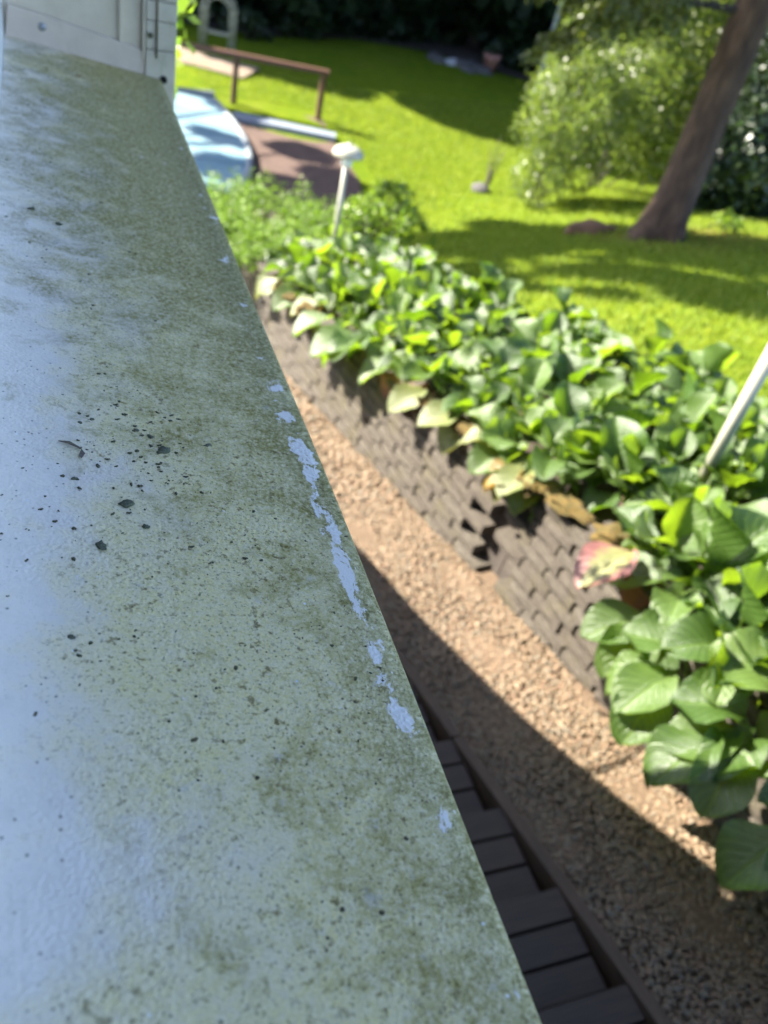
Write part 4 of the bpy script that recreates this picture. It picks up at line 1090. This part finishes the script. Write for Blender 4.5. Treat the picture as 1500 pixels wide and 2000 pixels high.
shrub('leafy_shrub', 'sunlit leafy bush above the dark shrub at the right edge', (8.1, 8.3, -2.5),
      [(.1, .1, 2.2, .8, .7, .7), (.8, .2, 1.9, .9, .8, .8), (-.4, .3, 2.6, .7, .7, .6), (-.3, -.1, 1.6, .6, .6, .5), (.6, -.3, 1.3, .6, .5, .4)], 16000, .055, M['shrub_big'], clump=.26)
shrub('seedling', 'small bright seedling at the foot of the dark shrub', (6.02, 6.22, -2.2), [(0, 0, .16, .14, .14, .10), (.1, .03, .12, .10, .1, .08)], 130, .05, M['shrub_lt'], 4, clump=0)

# ------------------------------------------------------------------ wood beyond the lawn
def forest_mesh(seed, h, w):
    rr = random.Random(seed); lobes = []
    for k in range(15):
        z = (rr.uniform(.02, .25) if k < 6 else rr.uniform(.2, .95)) * h; a = rr.uniform(0, 6.28); q = w * (1.0 - .55 * abs(z / h - .4) * 1.6) * rr.uniform(.3, .75)
        lobes.append((q * math.cos(a), q * math.sin(a), z, w * rr.uniform(.4, .62), w * rr.uniform(.4, .62), h * rr.uniform(.09, .15)))
    return cloud('forest_crown', lobes, 9500, .32, .64, .9, .8)
FM = [forest_mesh(1, 8.5, 1.9), forest_mesh(2, 9.5, 2.0), forest_mesh(3, 7.5, 2.1)]
TRK = []
for k, h in enumerate((7.5, 8.5, 6.5)):
    mb = MB().tube([(0, 0, -.3), (.05, .03, h * .4), (0, .05, h * .75), (.02, 0, h)], [.19, .15, .09, .02], 8)
    for q in range(6): mb.tube([(0, 0, h * (.25 + .1 * q)), (.9 * math.cos(q * 2.4), .9 * math.sin(q * 2.4), h * (.33 + .1 * q))], [.06, .015], 5)
    me = mesh('forest_trunk', mb.v, mb.f, True); TRK.append(me)
for me in FM: me.materials.append(M['forest'])
for me in TRK: me.materials.append(M['darkbark'])
def forest_tree(x, y, k, s, rz, label, group):
    t = thing('forest_tree', label, 'tree', (x, y, float(lawn_z(x, y)) - .05), rz, group); t.scale = (s, s, s)
    new_obj('crown', FM[k], t); new_obj('trunk', TRK[k], t)
    return t
GF = 'dark trees of the wood beyond the lawn'
spots = [(2.3, 17.9), (4.2, 17.7), (5.9, 18.0), (1.2, 19.2), (3.1, 18.8), (4.9, 18.9), (6.7, 18.9), (8.6, 18.2), (10.3, 17.3), (12.2, 16.0), (13.6, 14.2), (14.6, 12.0), (14.8, 9.6),
         (0.2, 22.3), (2.4, 22.4), (4.6, 22.5), (7.0, 22.2), (9.4, 21.8), (11.6, 20.6), (13.9, 19.0), (16.2, 16.6), (17.4, 13.6), (17.6, 10.4)]
for i, (x, y) in enumerate(spots):
    forest_tree(x + random.uniform(-.3, .3), y, i % 3, random.uniform(.85, 1.15), random.uniform(0, 6.28), 'dark leafy tree in the wood beyond the lawn', GF)
# low undergrowth at the edge of the wood
und = [(3.4, 15.9, .5), (4.5, 16.6, .62), (5.6, 17.3, .7), (6.3, 17.6, .8), (2.9, 16.6, .6), (8.9, 16.6, .7), (9.8, 15.6, .7), (10.8, 14.4, .8)]
for i, (x, y, s) in enumerate(und):
    shrub('undergrowth_shrub', 'low dark green shrub along the foot of the wood', (x, y, float(lawn_z(x, y))), [(0, 0, .5 * s, .6 * s, .5 * s, .5 * s), (.4 * s, .1, .35 * s, .5 * s, .4 * s, .35 * s), (-.4 * s, .1, .4 * s, .5 * s, .4 * s, .4 * s)], 900, .10, M['shrub_dk'], 4, clump=.25, group='shrubs along the foot of the wood')
# dark soil floor under the wood, laid to darken the ground behind the trees
v = []; f = []
bx_ = [(-6, 18.2), (-1, 17.6), (1.0, 16.6), (2.6, 16.3), (4.0, 16.4), (5.6, 16.9), (7.2, 16.9), (8.8, 15.9), (10.2, 14.6), (11.4, 13.0), (12.2, 11.0), (12.6, 8.0), (12.8, 3.0)]
for i, (x, y) in enumerate(bx_):
    dx_, dy_ = (0.25, 1.0) if i < 7 else (.75, .66) if i < 10 else (1.0, .1)
    for t in (0, 3, 7, 14, 24): v.append((x + dx_ * t, y + dy_ * t, float(lawn_z(np.float64(x + dx_ * t), np.float64(y + dy_ * t))) + .03 + .01 * t))
for i in range(len(bx_) - 1):
    for k in range(4): f.append((i * 5 + k, i * 5 + k + 1, (i + 1) * 5 + k + 1, (i + 1) * 5 + k))
tag(new_obj('forest_floor', mesh('forest_floor', v, f, True), None, M['soil']), kind='structure')

# trees left of the pool, out of sight behind the house corner, whose shadows stripe the lawn
def tall_tree(x, y, z0, h, lobes, n, label):
    t = thing('tall_tree', label, 'tree', (x, y, z0), 0, 'trees standing left of the pool')
    new_obj('crown', cloud('tall_crown', lobes, n, .26, .62, .9, .9), t, M['forest'])
    mb = MB().tube([(0, 0, -.2), (.04, .02, h * .4), (-.03, .04, h * .75), (0, 0, h)], [.19, .15, .09, .02], 8)
    for l in lobes: mb.tube([(0, 0, max(1.5, l[2] - .9)), (l[0] * .5, l[1] * .5, l[2] - .3), (l[0], l[1], l[2])], [.06, .04, .012], 5)
    mb.build('trunk', M['darkbark'], t, smooth=True)
rr = random.Random(3)
# q runs across the shadow, so lobes are laid out across (0.65, 0.76) and in height
lob = []
for k in range(9):
    z = 6.0 + .85 * k
    for q, r in ((.38, .48), (.85, .50), (1.3, .44), (1.62, .24), (-.70, .42), (-1.15, .26), (-1.55, .16)):
        if rr.random() < .05 or (q < -1 and z < 8.0): continue
        a = rr.uniform(-.6, .6); qq = q + rr.uniform(-.06, .06); lob.append((qq * .65 + .76 * a, qq * .76 - .65 * a, z + rr.uniform(-.3, .3), r, r, r * .9))
for q, z, r in ((.9, 5.3, .40), (1.5, 5.6, .38), (1.2, 4.9, .3), (1.9, 5.1, .3), (2.4, 4.6, .3), (2.9, 4.4, .25), (1.7, 4.3, .2)):
    a = rr.uniform(-.5, .5); lob.append((q * .65 + .76 * a, q * .76 - .65 * a, z, r, r, r * .62))
tall_tree(-3.4, 11.8, -2.95, 13.4, lob, 38000, 'tall bare-stemmed tree left of the pool, its shadow lying across the lawn')
lob = [(rr.uniform(-.9, .9), rr.uniform(-.9, .9), 1.2 + k * .55, .85, .85, .6) for k in range(15)]
tall_tree(.75, 17.7, -2.95, 9.8, lob, 20000, 'dense tall tree at the left end of the wood behind the trellis arch')
lob = [(rr.uniform(-.9, .9), rr.uniform(-.9, .9), 1.5 + k * .55, .9, .9, .6) for k in range(14)]
tall_tree(-1.9, 20.2, -2.95, 9.8, lob, 18000, 'dense tall tree further left and behind the trellis arch')
